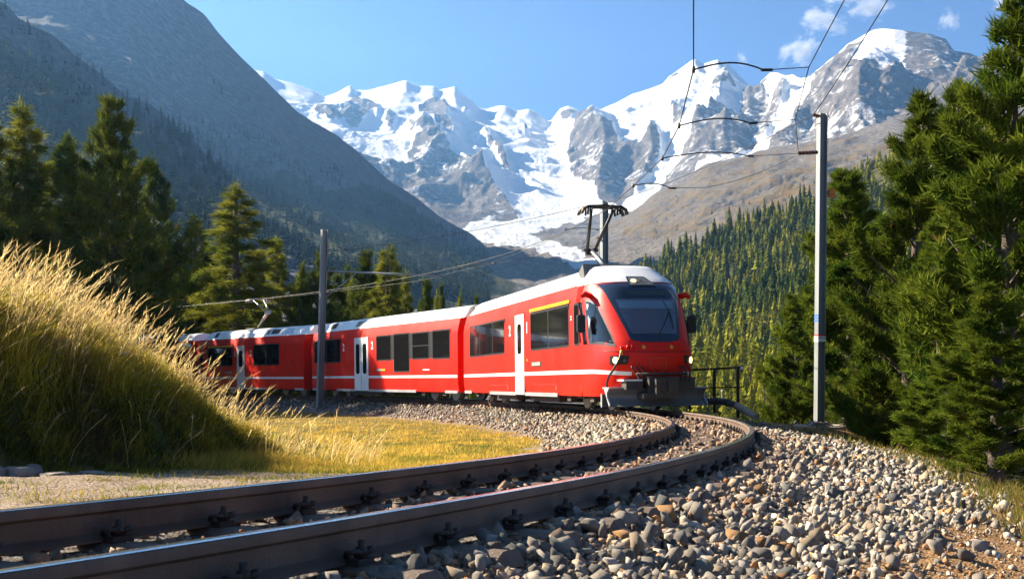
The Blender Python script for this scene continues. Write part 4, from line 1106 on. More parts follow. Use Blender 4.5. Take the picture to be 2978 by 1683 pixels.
# mirrors on red brackets
for sg in (-1, 1):
    base = nose(R(sg*66), 2.78, .0)
    mb = MB(); mb.tube([base, base + Vector((.10, sg*.16, .03)), base + Vector((.16, sg*.26, -.02))], [.07, .075, .05], 8); br_ = mb.build('mirror_bracket', M_RED, car1)
    q = base + Vector((.16, sg*.26, -.05))
    mb = MB(); mb.tube([q, q + Vector((.02, sg*.02, -.25)), q + Vector((0, sg*.03, -.45))], .012, 6); mb.prism(rrect(-.10, .10, -.86, -.42, .05), lambda a, b, t: (q.x+t, q.y+sg*.03+a, q.z+b), -.06, .05); mb.build('mirror', M_HOSE, br_)
# snow plough: curved blade with two wings
def blade(y0, y1, x_edge, x_mid, z0, z1, name, n=14, depth=.20):
    P = []
    for j in range(9):
        t = j/8; z = z0+(z1-z0)*t; row = []
        for i in range(n+1):
            y = y0+(y1-y0)*i/n; u = 1-abs(y/max(abs(y0), abs(y1)))
            x = x_edge + (x_mid-x_edge)*u - depth*math.sin(math.pi*t)*.9 + .06*(1-t)
            row.append((x, y, z))
        P.append(row)
    mb = MB(); mb.grid(P, True)
    Q = [[(p[0]-.035, p[1], p[2]) for p in row] for row in P]; mb.grid(Q[::-1], True)
    for a, b in ((P[0], Q[0]), (P[-1], Q[-1])): mb.grid([a, b], False)
    for c_ in (0, -1): mb.grid([[r[c_] for r in P], [r[c_] for r in Q]], False)
    return mb.build(name, M_PLOUGH, car1, sharp=40)
pl = blade(-1.18, 1.18, 17.35, 17.72, .12, .52, 'snow_plough')
mb = MB()
for sg in (-1, 1):
    mb.prism([(17.36, .12), (17.42, .16), (17.22, .32), (17.20, .42), (17.34, .53), (17.0, .56), (17.02, .50)], lambda a, b, t: (a, sg*t, b), 1.18, 1.21)
mb.build('plough_end_plate', M_PLOUGHL, pl)
mb = MB(); mb.box(16.85, 17.34, -1.2, -.55, .53, .56); mb.box(16.85, 17.34, .55, 1.2, .53, .56); mb.build('plough_step', M_PLOUGHL, pl)
mb = MB()
for i in range(9):
    t = i/8; mb.v and None
P = [[(16.9-.10*math.sin(math.pi*t)+.05*(1-t), y, .10+.30*t) for y in (-1.22, -1.0, -.8)] for t in [j/6 for j in range(7)]]
mb.grid(P, True); mb.grid([[(a-.03, b, c) for a, b, c in r] for r in P[::-1]], True); mb.build('rear_plough_wing', M_PLOUGH, car1)
mb = MB(); mb.box(16.84, 16.92, -1.24, -1.215, .10, .41); mb.build('rear_plough_wing', M_PLOUGHL, car1)
# coupler and hoses
mb = MB(); mb.box(16.9, 17.78, -.36, .36, .42, .80); mb.box(17.70, 17.95, -.27, .28, .34, .74); mb.box(17.75, 18.0, .0, .22, .45, .70); mb.box(17.3, 17.85, -.55, -.05, .30, .42)
mb.tube([(17.6, -.62, .86), (17.6, .62, .86)], .03, 8); mb.tube([(17.90, -.12, .40), (18.02, -.12, .62)], .04, 8); mb.box(17.2, 17.55, -.85, -.45, .5, .74); mb.box(17.2, 17.5, .45, .85, .5, .78)
mb.build('coupler', M_COUPL, car1)
mb = MB(); mb.box(17.1, 17.56, -.92, -.46, .70, .74); mb.build('coupler_cover', M_WHITE, car1)
def hose(p, name='hose', r=.022, m=None):
    mb = MB()
    pts = [Vector(q) for q in p]; out_ = []
    for i in range(len(pts)-1):
        p0, p1, p2, p3 = pts[max(i-1, 0)], pts[i], pts[i+1], pts[min(i+2, len(pts)-1)]
        for k in range(6):
            t = k/6; out_.append(.5*((2*p1)+(p2-p0)*t+(2*p0-5*p1+4*p2-p3)*t*t+(3*p1-p0-3*p2+p3)*t**3))
    out_.append(pts[-1]); mb.tube(out_, r, 8); return mb.build(name, m or M_HOSE, car1)
hose([nose(th_of(-.80, 1.40), 1.40, .06), nose(th_of(-.82, 1.2), 1.22, .14), nose(th_of(-.90, 1.0), .98, .16), nose(th_of(-.98, .8), .76, .14), nose(th_of(-.92, .6), .56, .20), (17.45, -.62, .50), (17.40, -.45, .60)], 'jumper_cable', .026)
for sg in (-1, 1):
    for i in range(3):
        y = sg*(.40+.10*i) if sg < 0 else .52+.12*i
        hose([nose(th_of(y, 1.06), 1.06, .02), nose(th_of(y, 1.0), 1.02, .09), (17.52-.05*i, y*.96+.03, .86), (17.50, y*.9+.03, .72), (17.42, y*.85, .62)], 'brake_hose', .022)
        mb = MB(); mb.tube([nose(th_of(y, 1.08), 1.08, .0), nose(th_of(y, 1.08), 1.08, .06)], .03, 8); mb.build('hose_tap', M_RED, car1)
for y, z in ((-.80, 1.47), (-.68, 1.50), (-.60, 1.48)):
    mb = MB(); mb.tube([nose(th_of(y, z), z, -.02), nose(th_of(y, z), z, .07)], .045, 10); mb.tube([nose(th_of(y, z), z+.03, .04), nose(th_of(y, z-.07), z-.08, .055)], .035, 8); mb.build('cable_socket', M_RED, car1)
mb = MB(); mb.tube([nose(th_of(-.80, 1.40), 1.40, .06), nose(th_of(-.80, 1.3), 1.31, .09)], .034, 8); mb.build('cable_plug', M_AMBER, car1)

# pantograph (single arm) on the roof, near the cab
def pantograph(car, xb, zr, knee, head, hw=.62, lower_y=.18, m=None):
    m = m or M_PANT
    pg = empty('pantograph'); pg.parent = car; pg.location = (xb, 0, zr)
    def q(p): return (p[0]-xb, p[1], p[2]-zr)
    mb = MB(); mb.box(-.55, .55, -.5, .5, .0, .06)
    for a in (-.45, .45):
        for b in (-.42, .42): mb.tube([(a, b, -.16), (a, b, .0)], .06, 10)
    mb.build('pantograph_base', M_GREYP, pg)
    mb = MB(); mb.tube([(-.05, 0, .05), q((knee[0], 0, knee[1]))], [.07, .06], 10); mb.build('lower_arm', M_STEEL, pg)
    mb = MB(); mb.tube([(-.35, .12, .05), q((knee[0]-.12, .10, knee[1]-.14))], .018, 6); mb.build('thrust_rod', M_RED, pg)
    mb = MB()
    for sg in (-1, 1): mb.tube([q((knee[0], sg*.11, knee[1])), q((head[0], sg*hw*.66, head[1]-.04))], [.05, .038], 8)
    mb.tube([q((knee[0], -.2, knee[1])), q((knee[0], .2, knee[1]))], .045, 8); mb.box(knee[0]-xb-.12, knee[0]-xb+.05, -.14, .14, knee[1]-zr-.14, knee[1]-zr+.04)
    mb.build('upper_arm', m, pg)
    mb = MB()
    for dx in (-.22, -.10, .10, .22):
        pts = [(-hw-.16, -.20), (-hw-.12, -.08), (-hw, -.005)] + [(-hw+2*hw*i/8, .0+.02*math.sin(math.pi*i/8)) for i in range(9)] + [(hw, -.005), (hw+.12, -.08), (hw+.16, -.20)]
        mb.tube([q((head[0]+dx, y, head[1]+z)) for y, z in pts], .030, 6)
    for sg in (-1, 1):
        mb.tube([q((head[0]-.25, sg*hw*.66, head[1]-.05)), q((head[0]+.25, sg*hw*.66, head[1]-.05))], .022, 6)
        for dx in (-.22, 0, .22): mb.tube([q((head[0]+dx, sg*(hw*.66+.10), head[1]-.01)), q((head[0]+dx, sg*(hw*.66+.10), head[1]-.20))], .03, 6)
    mb.build('collector_head', m, pg)
    for sg in (-1, 1):
        mb = MB(); mb.tube([q((head[0]+.2, sg*(hw+.02), head[1])), q((head[0]+.2, sg*(hw+.14), head[1]-.05)), q((head[0]+.2, sg*(hw+.18), head[1]-.2))], .014, 6); mb.build('horn', M_AMBER, pg)
    return pg
pantograph(car1, 13.6, 3.66, (12.2, 4.30), (13.3, 5.32), .47)

# ---------------------------------------------------------------- second car
car2 = empty('train_car', mat=car_frame(1)); tag(car2, 'middle red train car with white double door and tall dropped window', 'train car', G)
body(car2, .35, 17.35); roof(car2, .85, 17.7, .5, .05); gangway(car2, .35, -1)
window(car2, .76, 4.58, 1.62, 2.74, (2.6,)); window(car2, 9.1, 10.82, 1.62, 2.72); window(car2, 13.05, 14.76, 1.62, 2.72, sash=2.17); window(car2, 15.05, 16.7, 1.60, 2.74)
window(car2, 11.08, 12.78, 1.12, 2.74)
side_panel([(10.82, 1.66), (15.05, 1.66), (15.05, 2.70), (10.82, 2.70)], .003, .01).build('window_band', M_FRAME, car2)
door(car2, 6.42, 8.14, 2)
side_panel([(.4, .885), (17.3, .885), (17.3, .99), (.4, .99)], .004, .008).build('white_stripe', M_WHITE, car2)
side_panel([(9.1, 1.17), (10.2, 1.17), (10.2, 1.30), (9.1, 1.30)], .012, .02).build('route_display', M_FRAME, car2)
side_panel([(9.15, 1.19), (9.7, 1.19), (9.7, 1.28), (9.15, 1.28)], .015, .006).build('route_display', M_DISP, car2)
side_panel([(9.72, 1.19), (10.15, 1.19), (10.15, 1.28), (9.72, 1.28)], .015, .006).build('route_display', M_AMBER, car2)
side_panel([(14.1, 1.185), (14.75, 1.185), (14.75, 1.225), (14.1, 1.225)], .004, .006).build('data_plate', M_SIGNW, car2)
digit(car2, '2', 4.98, 2.16, .30); digit(car2, '2', 8.62, 2.16, .30)
mb = MB()
for i in range(5): P = rrect(5.42, 5.66, 1.62+.17*i, 1.77+.17*i, .02); mb.tube([(x, -(W+.003), z) for x, z in P+P[:1]], .006, 4)
mb.build('pictogram', M_GOLD, car2)
skirt(car2, ((.45, 1.6), (4.0, 6.4), (8.16, 13.4), (16.2, 17.3))); bogie(car2, 2.9); bogie(car2, 14.8); underfloor(car2, .6, 17.1, ((5.2, 9.2, .14), (9.8, 10.6, .18)))
roof_panel(car2, 6.0, 7.0, .3, .9, M_GREYP, 'roof_vent'); roof_panel(car2, 7.2, 7.6, .55, .9, M_GREYP, 'roof_vent'); roof_panel(car2, 2.4, 3.3, .35, 1.0, M_BLACK, 'roof_recess')
roof_panel(car2, 9.32, 9.345, .0, 1.0, M_FRAME, 'panel_joint', .004)
mb = MB()
for i in range(9): mb.box(9.9+.85*i, 9.94+.85*i, -(W-.16), -(W-.20), 3.16, 3.19)
mb.build('roof_bolts', M_FRAME, car2)
mb = MB(); mb.box(17.25, 17.95, -.7, .7, 3.15, 3.52); mb.build('roof_cable_housing', mat('tan_roof_box', (.45, .36, .22), .6, 0, .1, 4.), car2)
# ---------------------------------------------------------------- third car
car3 = empty('train_car', mat=car_frame(2)); tag(car3, 'third red train car, single white door and lowered pantograph, tree shadows on it', 'train car', G)
body(car3, .02, 13.2); roof(car3, .65, 13.6, .75, .05)
window(car3, 1.62, 4.88, 1.57, 2.64, (3.25,)); window(car3, 7.52, 10.53, 1.58, 2.73, (9.0,)); window(car3, .48, .92, 1.55, 2.57, r=.1)
door(car3, 5.47, 6.42)
side_panel([(1.62, 2.66), (4.92, 2.66), (4.92, 2.73), (1.62, 2.73)], .006, .012).build('yellow_band', M_YELLOW, car3)
side_panel([(.05, .87), (13.15, .87), (13.15, .975), (.05, .975)], .004, .008).build('white_stripe', M_WHITE, car3)
digit(car3, '1', 5.2, 2.10, .29); digit(car3, '2', 7.2, 2.12, .29)
mb = MB(); P = rrect(11.1, 12.5, 1.15, 2.66, .08); mb.tube([(x, -(W+.002), z) for x, z in P+P[:1]], .008, 4); mb.build('equipment_door', M_FRAME, car3)
side_panel([(11.9, 1.62), (12.1, 1.62), (12.1, 1.80), (11.9, 1.80)], .004, .006).build('warning_plate', mat('dark_red_plate', (.25, .01, .01), .5), car3)
side_panel([(3.9, 1.16), (4.8, 1.16), (4.8, 1.27), (3.9, 1.27)], .006, .01).build('route_display', M_DISP, car3)
skirt(car3, ((.3, 1.4), (4.0, 5.4), (6.5, 9.4), (12.2, 13.1))); bogie(car3, 2.6); bogie(car3, 11.0); underfloor(car3, .3, 13.0, ((4.6, 8.6, .15),)); gangway(car3, .02, -1)
roof_panel(car3, 2.0, 2.5, .3, 1., M_BLACK, 'roof_recess'); roof_panel(car3, 4.3, 5.1, .75, .95, M_GREYP, 'roof_vent'); roof_panel(car3, 8.6, 9.0, .3, .9, M_GREYP, 'roof_vent'); roof_panel(car3, 9.15, 10.1, .3, .95, M_BLACK, 'roof_vent'); roof_panel(car3, 10.4, 11.6, .2, .9, mat('bluish_roof_pane', (.16, .20, .26), .15), 'roof_vent')
mb = MB(); mb.tube([(.3, -W-.02, 2.78), (.15, -W-.18, 2.80), (.15, -W-.2, 2.2)], .025, 6); mb.build('mirror_bracket', M_RED, car3)
pantograph(car3, 5.6, 3.62, (6.8, 4.55), (5.6, 5.30), .5, m=M_STEEL)
# ---------------------------------------------------------------- panorama car at the back
car4 = empty('train_car', mat=car_frame(3)); tag(car4, 'rearmost panorama train car with curved dark roof windows behind the grass', 'train car', G)
body(car4, .0, 14.6)
mb = MB()
PS = [(W-.01, 2.60)] + [(.0 + (W-.02)*math.cos(R(a)), 2.62 + .95*math.sin(R(a))) for a in (12, 25, 40, 55, 70, 90)]
row = [(-y, z) for y, z in PS] + [(y, z) for y, z in PS[::-1][1:]]
PP = [[(x - (.55*(z-2.6) if x > 1 else -.2*(z-2.6)), y*1.01, z+.02) for y, z in row] for x in (0.1, 14.6)]
mb.grid(PP, True)
for r_ in PP: mb.add(r_, [tuple(range(len(r_)))])
mb.build('roof', M_ROOF, car4)
for i in range(5):
    a, b = .8+2.3*i, 2.9+2.3*i
    mb = MB(); mb.grid([[(x, -y*1.03, z+.03) for y, z in PS[1:5]] for x in (a, b)], True); mb.build('roof_window', M_GLASS, car4)
    window(car4, a, b, 1.45, 2.62)
window(car4, 12.9, 13.9, 1.45, 2.5)
side_panel([(12.2, 2.66), (14.4, 2.66), (14.4, 2.78), (12.2, 2.78)], .006, .012).build('yellow_band', M_YELLOW, car4)
side_panel([(.1, 1.05), (14.4, 1.05), (14.4, 1.18), (.1, 1.18)], .004, .008).build('white_stripe', M_WHITE, car4)
bogie(car4, 12.4); bogie(car4, 2.5); underfloor(car4, .2, 14.4, ((4.6, 10.0, .15),))
mb = MB(); mb.box(1.5, 11, -.5, .2, 3.56, 3.74); mb.build('roof_unit', M_GREYP, car4)

# body panel joints
for c_, xs in ((car1, (1.1, 7.3, 8.1, 9.75, 10.0, 14.5)), (car2, (.6, 4.85, 6.1, 8.45, 10.95, 12.9, 17.0)), (car3, (1.2, 5.1, 6.8, 10.8, 12.8))):
    for x_ in xs:
        side_panel([(x_-.004, .42), (x_+.004, .42), (x_+.004, 2.52), (x_-.004, 2.52)], .0022, .004).build('panel_joint', M_SEAM, c_)
# ------------------------------------------------------------------ trees
M_NEEDLE = leaf_mat('pine_needles', 1., .30)
M_LARCH = leaf_mat('larch_needles', 1., .38)
M_BARK = mat('conifer_bark', (.10, .075, .058), .9, 0, .45, 9., .8, 30., streak=(1, 1, .3))
M_TWIG = mat('grey_dead_twig', (.20, .175, .155), .85, 0, .3, 8.)

def tufts(C, A, ln, wd, m, r, spread=.8):
    """C centres, A axes (n,3): m thin blades per tuft; returns verts, faces, owner index"""
    n = len(C); N_ = n*m
    c = np.repeat(C, m, 0); a = np.repeat(A, m, 0)
    d = a + r.normal(size=(N_, 3))*spread; d /= np.linalg.norm(d, axis=1)[:, None]
    L_ = np.repeat(ln, m)*r.uniform(.65, 1.15, N_)
    sd = np.cross(d, r.normal(size=(N_, 3))); sd /= np.linalg.norm(sd, axis=1)[:, None]+1e-9
    w = np.repeat(wd, m)[:, None]*r.uniform(.7, 1.3, (N_, 1))
    st = c + r.normal(size=(N_, 3))*np.repeat(ln, m)[:, None]*.18
    V = np.stack([st - sd*w*.5, st + sd*w*.5, st + d*L_[:, None]], 1).reshape(-1, 3)
    F = np.arange(N_*3).reshape(-1, 3)
    return V, F, np.repeat(np.arange(n), m*3)

def conifer_meshes(kind, h, rad, seed, ntuft, m, ln, wd, base=.10, cols=None, bare=.0, detail=1.):
    r = np.random.default_rng(seed)
    trunk = MB()
    lean = r.normal(size=2)*.012*h
    def axis(t): return np.array([lean[0]*t*t + .05*math.sin(5*t+seed), lean[1]*t*t + .05*math.cos(4*t+seed), h*t])
    tr_r = .016*h + .05
    trunk.tube([tuple(axis(t)) for t in np.linspace(0, .97, 10)], [tr_r*(1-t)**.8 + .012 for t in np.linspace(0, .97, 10)], 8)
    nb = int((34 if kind == 'larch' else 30)*detail + h*3.2*detail)
    Cs, As, Sz = [], [], []
    tips = []
    for i in range(nb):
        t = base + (1-base)*((i+.5)/nb)**.92*.985
        az = i*2.39996 + r.uniform(-.5, .5)
        if kind == 'larch':
            prof = (1-t)**.85*1.0 + .04; rise = r.uniform(-.18, .10) + .35*t; droop = -.25
        elif kind == 'spruce':
            prof = (1-t)**.95 + .03; rise = r.uniform(-.30, .0) + .4*t; droop = -.12
        else:
            prof = min(1., ((1-t)*1.45)**.84)*(.72 + .28*math.sin(min(1, (t-base)/.25)*math.pi/2)) ; prof = prof*.92 + .05; rise = r.uniform(.12, .55) + .55*t; droop = .30
        Lb = rad*prof*r.uniform(.62, 1.18)
        o = axis(t); d = np.array([math.cos(az), math.sin(az), rise]); d /= np.linalg.norm(d)
        ts = np.linspace(0, 1, 6)
        pts = np.array([o + d*Lb*u + np.array([0, 0, droop*Lb*u*u]) for u in ts])
        br = max(.010, tr_r*.28*(1-t)+.008)
        trunk.tube([tuple(p) for p in pts], [br*(1-.8*u) for u in ts], 5, caps=False)
        k = max(4, int(ntuft/nb*(Lb/(rad*.62))*r.uniform(.7, 1.3)))
        f = .22 + .80*np.sqrt(r.uniform(size=k)) if kind != 'larch' else .12 + .88*r.uniform(size=k)**.7
        # side sprays: three or four twig fans along the limb, not an even cloud
        nf = max(3, int(Lb*2.6)); fc = r.uniform(.25, 1., nf); fa = r.normal(size=nf)*.55
        pick = r.integers(0, nf, k); f = np.clip(fc[pick] + r.normal(size=k)*.10, .10, 1.06)
        side = np.array([-math.sin(az), math.cos(az), 0])
        lat = fa[pick]*(1.1-f)*Lb*.75 + r.normal(size=k)*.055*Lb
        P = o + d*(Lb*f)[:, None] + np.stack([0*f, 0*f, droop*Lb*f*f], 1) + side*lat[:, None]
        if kind == 'larch':
            P[:, 2] -= np.abs(r.normal(size=k))*.10*Lb + .02; ax = np.tile(d*.6, (k, 1)) + np.array([0, 0, -.25])
        else:
            P[:, 2] += r.normal(size=k)*.05*Lb + .04*Lb*np.abs(lat)/(Lb*.3+1e-6)*.5; ax = np.tile(d, (k, 1))*.8 + side*(np.sign(lat)*.45)[:, None] + np.array([0, 0, .85])
        Cs.append(P); As.append(ax); Sz.append(np.full(k, 1.0)); tips.append(pts[-1])
    # leader
    k = int(10*detail); P = np.array([axis(u) for u in np.linspace(.90, 1.0, k)]) + r.normal(size=(k, 3))*.04; Cs.append(P); As.append(np.tile([0, 0, 1.], (k, 1))); Sz.append(np.full(k, 1.))
    C = np.concatenate(Cs); A = np.concatenate(As); A /= np.linalg.norm(A, axis=1)[:, None]
    n = len(C)
    lnv = ln*r.uniform(.75, 1.25, n); wdv = wd*r.uniform(.8, 1.2, n)
    V, F, own = tufts(C, A, lnv, wdv, m, r, .75 if kind == 'larch' else .58)
    cols = np.array(cols)
    cl = fbm(C[:, 0]*.9+seed, C[:, 2]*.9+C[:, 1]*.7, 3)
    mixv = np.clip(.5 + cl*.9 + r.normal(size=n)*.22, 0, 1)[:, None]
    tint = cols[0]*(1-mixv) + cols[1]*mixv
    odd = r.uniform(size=n) < .006; tint[odd] = (.20, .12, .025)
    me_c = np_mesh('crown', V, F, tint[own])
    # dead twigs on the lower trunk
    if bare:
        for i in range(int(26*bare)):
            t = r.uniform(.03, base+.22); az = r.uniform(0, 6.28); o = axis(t); Lb = rad*r.uniform(.25, .6)
            d = np.array([math.cos(az), math.sin(az), r.uniform(-.25, .25)])
            trunk.tube([tuple(o), tuple(o+d*Lb*.5), tuple(o+d*Lb+np.array([0, 0, r.uniform(-.1, .15)*Lb]))], [.018, .012, .004], 4, caps=False)
    tb = trunk.build('trunk', M_BARK); me_t = tb.data; bpy.data.objects.remove(tb)
    return me_t, me_c
PINE_C = [(.032, .062, .010), (.150, .170, .018)]
PINE_S = [(.044, .086, .008), (.165, .195, .018)]
LARCH_C = [(.105, .140, .014), (.280, .265, .024)]
def place_tree(name, mt, mc, m, x, y, z, rot, sc, label, cat, group):
    e = empty(name, (x, y, z)); e.rotation_euler = (0, 0, rot); e.scale = sc
    link('trunk', mt, None, e)
    if not mc.materials: mc.materials.append(m)
    link('crown', mc, None, e)
    tag(e, label, cat, group)
    return e

# prototypes (mesh height x radius)
near_pine = [conifer_meshes('pine', 10, 1.9, 100+i, 11000, 7, .24, .034, .05, PINE_S, 1.) for i in range(3)]
left_pine = [conifer_meshes('pine', 13, 3.2, 200+i, 8200, 6, .34, .050, .04, PINE_C, .4) for i in range(2)]
left_larch = [conifer_meshes('larch', 13, 2.6, 300+i, 7600, 6, .36, .040, .05, LARCH_C, .2, 1.2) for i in range(3)]
def tree_at(px, top, d, rad_px, protos, k, base_drop=0., **kw):
    x = (px-1489)/FPX*d; zt = (HORIZON-top)/FPX*d
    zb = float(ground(np.array([x]), np.array([d]))[0]) - base_drop
    H_, R_ = kw.pop('dim')
    sc = (zt-zb)/H_; sr = rad_px/FPX*d/R_
    mt, mc = protos[k % len(protos)]
    return place_tree(kw['name'], mt, mc, kw['mat'], x, d, zb, kw.get('rot', k*1.7), (sr, sr, sc), kw['label'], kw['cat'], kw['group'])
GR_ = 'tall pines standing to the right of the track'
for k, (px, top, d, rp, lab) in enumerate([
    (2478, 495, 34, 235, 'slim pine with bare lower trunk directly behind the tall right-hand mast'),
    (2645, 280, 27.5, 260, 'tall pine with a golden tip, second from the right-hand mast'),
    (2930, 5, 21, 340, 'tallest pine, at the right edge of the picture, top near the frame'),
    (2800, 235, 31, 220, 'narrow pine with twin-looking tip between the golden-tipped pine and the tallest one'),
    (2560, 640, 39, 200, 'shorter dark pine filling the gap between the two slim pines'),
    (2900, 830, 13.8, 230, 'low bushy pine with branches reaching down to the ballast at lower right'),
    (3120, 120, 24, 300, 'pine cut off by the right edge of the picture'),
    (2740, 640, 24, 170, 'mid-height pine in front of the golden-tipped one, trunk in shade'),
    (2325, 860, 42, 150, 'small pine just left of the tall right-hand mast'),
    (2415, 640, 46, 210, 'slender pine partly hidden by the tall right-hand mast'),
    (2700, 800, 34, 190, 'shaded pine filling the wood behind the golden-tipped pine'),
    (2850, 600, 27, 200, 'shaded pine filling the wood left of the tallest pine'),
    (2560, 930, 31, 150, 'low pine between the two slim trunks near the ballast edge'),
    (2760, 1010, 19, 190, 'low spreading pine above the ballast, left of the lowest bushy pine')]):
    tree_at(px, top, d, rp, near_pine, k, dim=(10, 1.9), name='pine_tree', mat=M_NEEDLE, label=lab, cat='tree', group=GR_)
GL_ = 'conifers behind the train on the left'
for k, (px, top, d, rp, kind, lab) in enumerate([
    (75, 298, 64, 230, 'l', 'feathery larch at the far left above the grassy bank'),
    (-60, 330, 62, 260, 'p', 'dark pine cut off by the left edge of the picture'),
    (195, 400, 70, 210, 'p', 'dark pine half hidden between the left larch and the large pine'),
    (335, 300, 64, 245, 'p', 'large dark bushy pine, biggest tree of the left group'),
    (445, 480, 92, 170, 'p', 'dark pine leaning out to the right of the biggest left pine'),
    (560, 625, 92, 160, 'l', 'small larch between the biggest left pine and the tall larch'),
    (690, 532, 80, 225, 'l', 'tall slender larch standing behind the third train car'),
    (815, 692, 84, 140, 'l', 'pale green larch between the tall larch and the left mast'),
    (928, 738, 84, 135, 'p', 'bushy pine directly behind the left mast'),
    (985, 806, 86, 100, 'p', 'small dark pine just right of the left mast'),
    (1072, 735, 92, 165, 'p', 'round-topped pine left of the pointed larch behind the second car'),
    (1132, 712, 88, 165, 'l', 'pointed bright green larch behind the middle of the second car'),
    (1235, 818, 96, 100, 'p', 'small pine right of the pointed larch'),
    (1288, 836, 100, 48, 'p', 'little pine above the front end of the second car'),
    (1340, 848, 100, 55, 'l', 'little larch above the gap between the first two cars'),
    (490, 700, 96, 200, 'l', 'low shaded larch behind the rearmost car'),
    (240, 640, 74, 230, 'p', 'shaded pine low behind the biggest left pine'),
    (20, 600, 72, 250, 'p', 'shaded pine below the left larch'),
    (610, 740, 92, 170, 'p', 'shaded pine behind the rear pantograph'),
    (750, 800, 88, 100, 'p', 'dark pine at the foot of the tall larch'),
    (870, 800, 94, 95, 'l', 'low larch left of the left mast, just above the train roof'),
    (1030, 800, 98, 95, 'l', 'low larch right of the left mast, under the bracket arm'),
    (1185, 790, 100, 90, 'l', 'low larch to the right of the pointed larch'),
    (640, 700, 98, 110, 'p', 'dark pine peeping out left of the tall larch'),
    (1100, 800, 100, 105, 'p', 'dark pine low in front of the pointed larch group'),
    (1165, 765, 104, 110, 'l', 'larch crowding the right side of the pointed larch'),
    (1010, 780, 104, 95, 'p', 'pine between the left mast and the round-topped pine'),
    (1265, 850, 108, 70, 'l', 'low larch between the two little pines above the second car'),
    (880, 775, 100, 95, 'p', 'pine just left of the left mast, behind the low larch'),
    (1385, 872, 112, 50, 'p', 'farthest right little pine above the leading car roof')]):
    P_, D_ = (left_larch, (13, 2.6)) if kind == 'l' else (left_pine, (13, 3.2))
    tree_at(px, top, d, rp, P_, k, dim=D_, name='larch_tree' if kind == 'l' else 'pine_tree', mat=M_LARCH if kind == 'l' else M_NEEDLE, label=lab, cat='tree', group=GL_)
for k, (x, y, h) in enumerate([]):
    zb = float(ground(np.array([x]), np.array([y]))[0]); mt, mc = left_pine[k % 2]
    place_tree('pine_tree', mt, mc, M_NEEDLE, x, y, zb, k*2.1, (.9, .9, h/13), 'dark pine deep in the left wood, only glimpsed between nearer trees', 'tree', GL_)

# ---- far forests: each tree a ragged spire of drooping foliage pieces
def spire(r, nl, nseg):
    V, F = [], []
    for i in range(nl):
        t = (i+.3)/nl; rr = .20*(1-t)**.8+.012; z = .06+.94*t
        for j in range(nseg):
            a = 2*math.pi*(j+r.uniform(-.35, .35))/nseg + i*.9; w = r.uniform(.55, 1.)
            rad = rr*r.uniform(.7, 1.25); dz = r.uniform(.03, .10)
            b = len(V); da = math.pi/nseg*1.25
            V += [(0, 0, min(1, z+.09)), (rad*math.cos(a-da), rad*math.sin(a-da), z-dz), (rad*math.cos(a+da), rad*math.sin(a+da), z-dz*.8)]
            F.append((b, b+1, b+2))
    return np.array(V), np.array(F)
def forest(name, pos, hts, nl, nseg, cols, mix, r, parent=None):
    protos = [spire(r, nl, nseg) for _ in range(5)]
    nv = len(protos[0][0]); A = np.array([p[0] for p in protos]); k = r.integers(0, 5, len(pos)); a = r.uniform(0, 6.28, len(pos))
    ca, sa = np.cos(a), np.sin(a); B = A[k]
    wx = np.clip(r.lognormal(.06, .25, len(pos)), .6, 1.9)
    X = (B[:, :, 0]*ca[:, None] - B[:, :, 1]*sa[:, None])*(hts*wx)[:, None]; Yy = (B[:, :, 0]*sa[:, None] + B[:, :, 1]*ca[:, None])*(hts*wx)[:, None]; Z = B[:, :, 2]*hts[:, None]
    V = np.stack([X, Yy, Z], -1) + pos[:, None, :]
    F = (protos[0][1][None] + (np.arange(len(pos))*nv)[:, None, None]).reshape(-1, 3)
    cols = np.array(cols); mm = np.clip(mix + r.normal(size=len(pos))*.25, 0, 1)[:, None]
    tint = (cols[0]*(1-mm) + cols[1]*mm)*r.uniform(.75, 1.3, (len(pos), 1))
    return V.reshape(-1, 3), F, np.repeat(tint, nv, 0)
def surf(T, n, r, u0, u1, r0, r1, wpow=1.):
    """random points on a terrain fan: columns u0..u1 (pixels), rows r0..r1 (fraction)"""
    nr, nc = T['D'].shape; u = r.uniform(u0, u1, n); q = r0 + (r1-r0)*r.uniform(size=n)**wpow
    c = (u-T['u'][0])/(T['u'][-1]-T['u'][0])*(nc-1); ci = np.clip(c.astype(int), 0, nc-2); cf = c-ci
    rr = q*(nr-2); ri = np.clip(rr.astype(int), 0, nr-3); rf = rr-ri
    def g(a): return (a[ri, ci]*(1-cf)+a[ri, ci+1]*cf)*(1-rf) + (a[ri+1, ci]*(1-cf)+a[ri+1, ci+1]*cf)*rf
    return np.stack([g(T['X']), g(T['D']), g(T['Z'])], -1)
rf_ = np.random.default_rng(77)
FAR_C = [(.048, .074, .010), (.260, .250, .026)]
# gorge-side forest: rows of the fan are counted from near (0) to the crest (1)
pos = surf(FOREST, 8500, rf_, 1640, 3100, .10, 1.0)
pos = pos[rf_.uniform(size=len(pos)) < np.clip(.80+1.1*fbm(pos[:, 0]*.016+9, pos[:, 1]*.016, 3), .15, 1)]
hts = np.clip(10.5*rf_.lognormal(0, .28, len(pos)), 4, 19)*(.75+.25*np.clip((pos[:, 1]-200)/600, 0, 1))
mixv = np.clip(.50 + 1.3*fbm(pos[:, 0]*.012, pos[:, 1]*.012, 3) + np.clip((420-pos[:, 1])/500, -.1, .4), 0, 1)
px = 1489+pos[:, 0]/pos[:, 1]*FPX; app = hts/pos[:, 1]*((px > 1950) & (px < 2420))
big = np.argsort(-app)[:40]; sel = np.ones(len(pos), bool); sel[big] = False
V, F, C_ = forest('forest', pos[sel], hts[sel], 9, 5, FAR_C, mixv[sel], rf_)
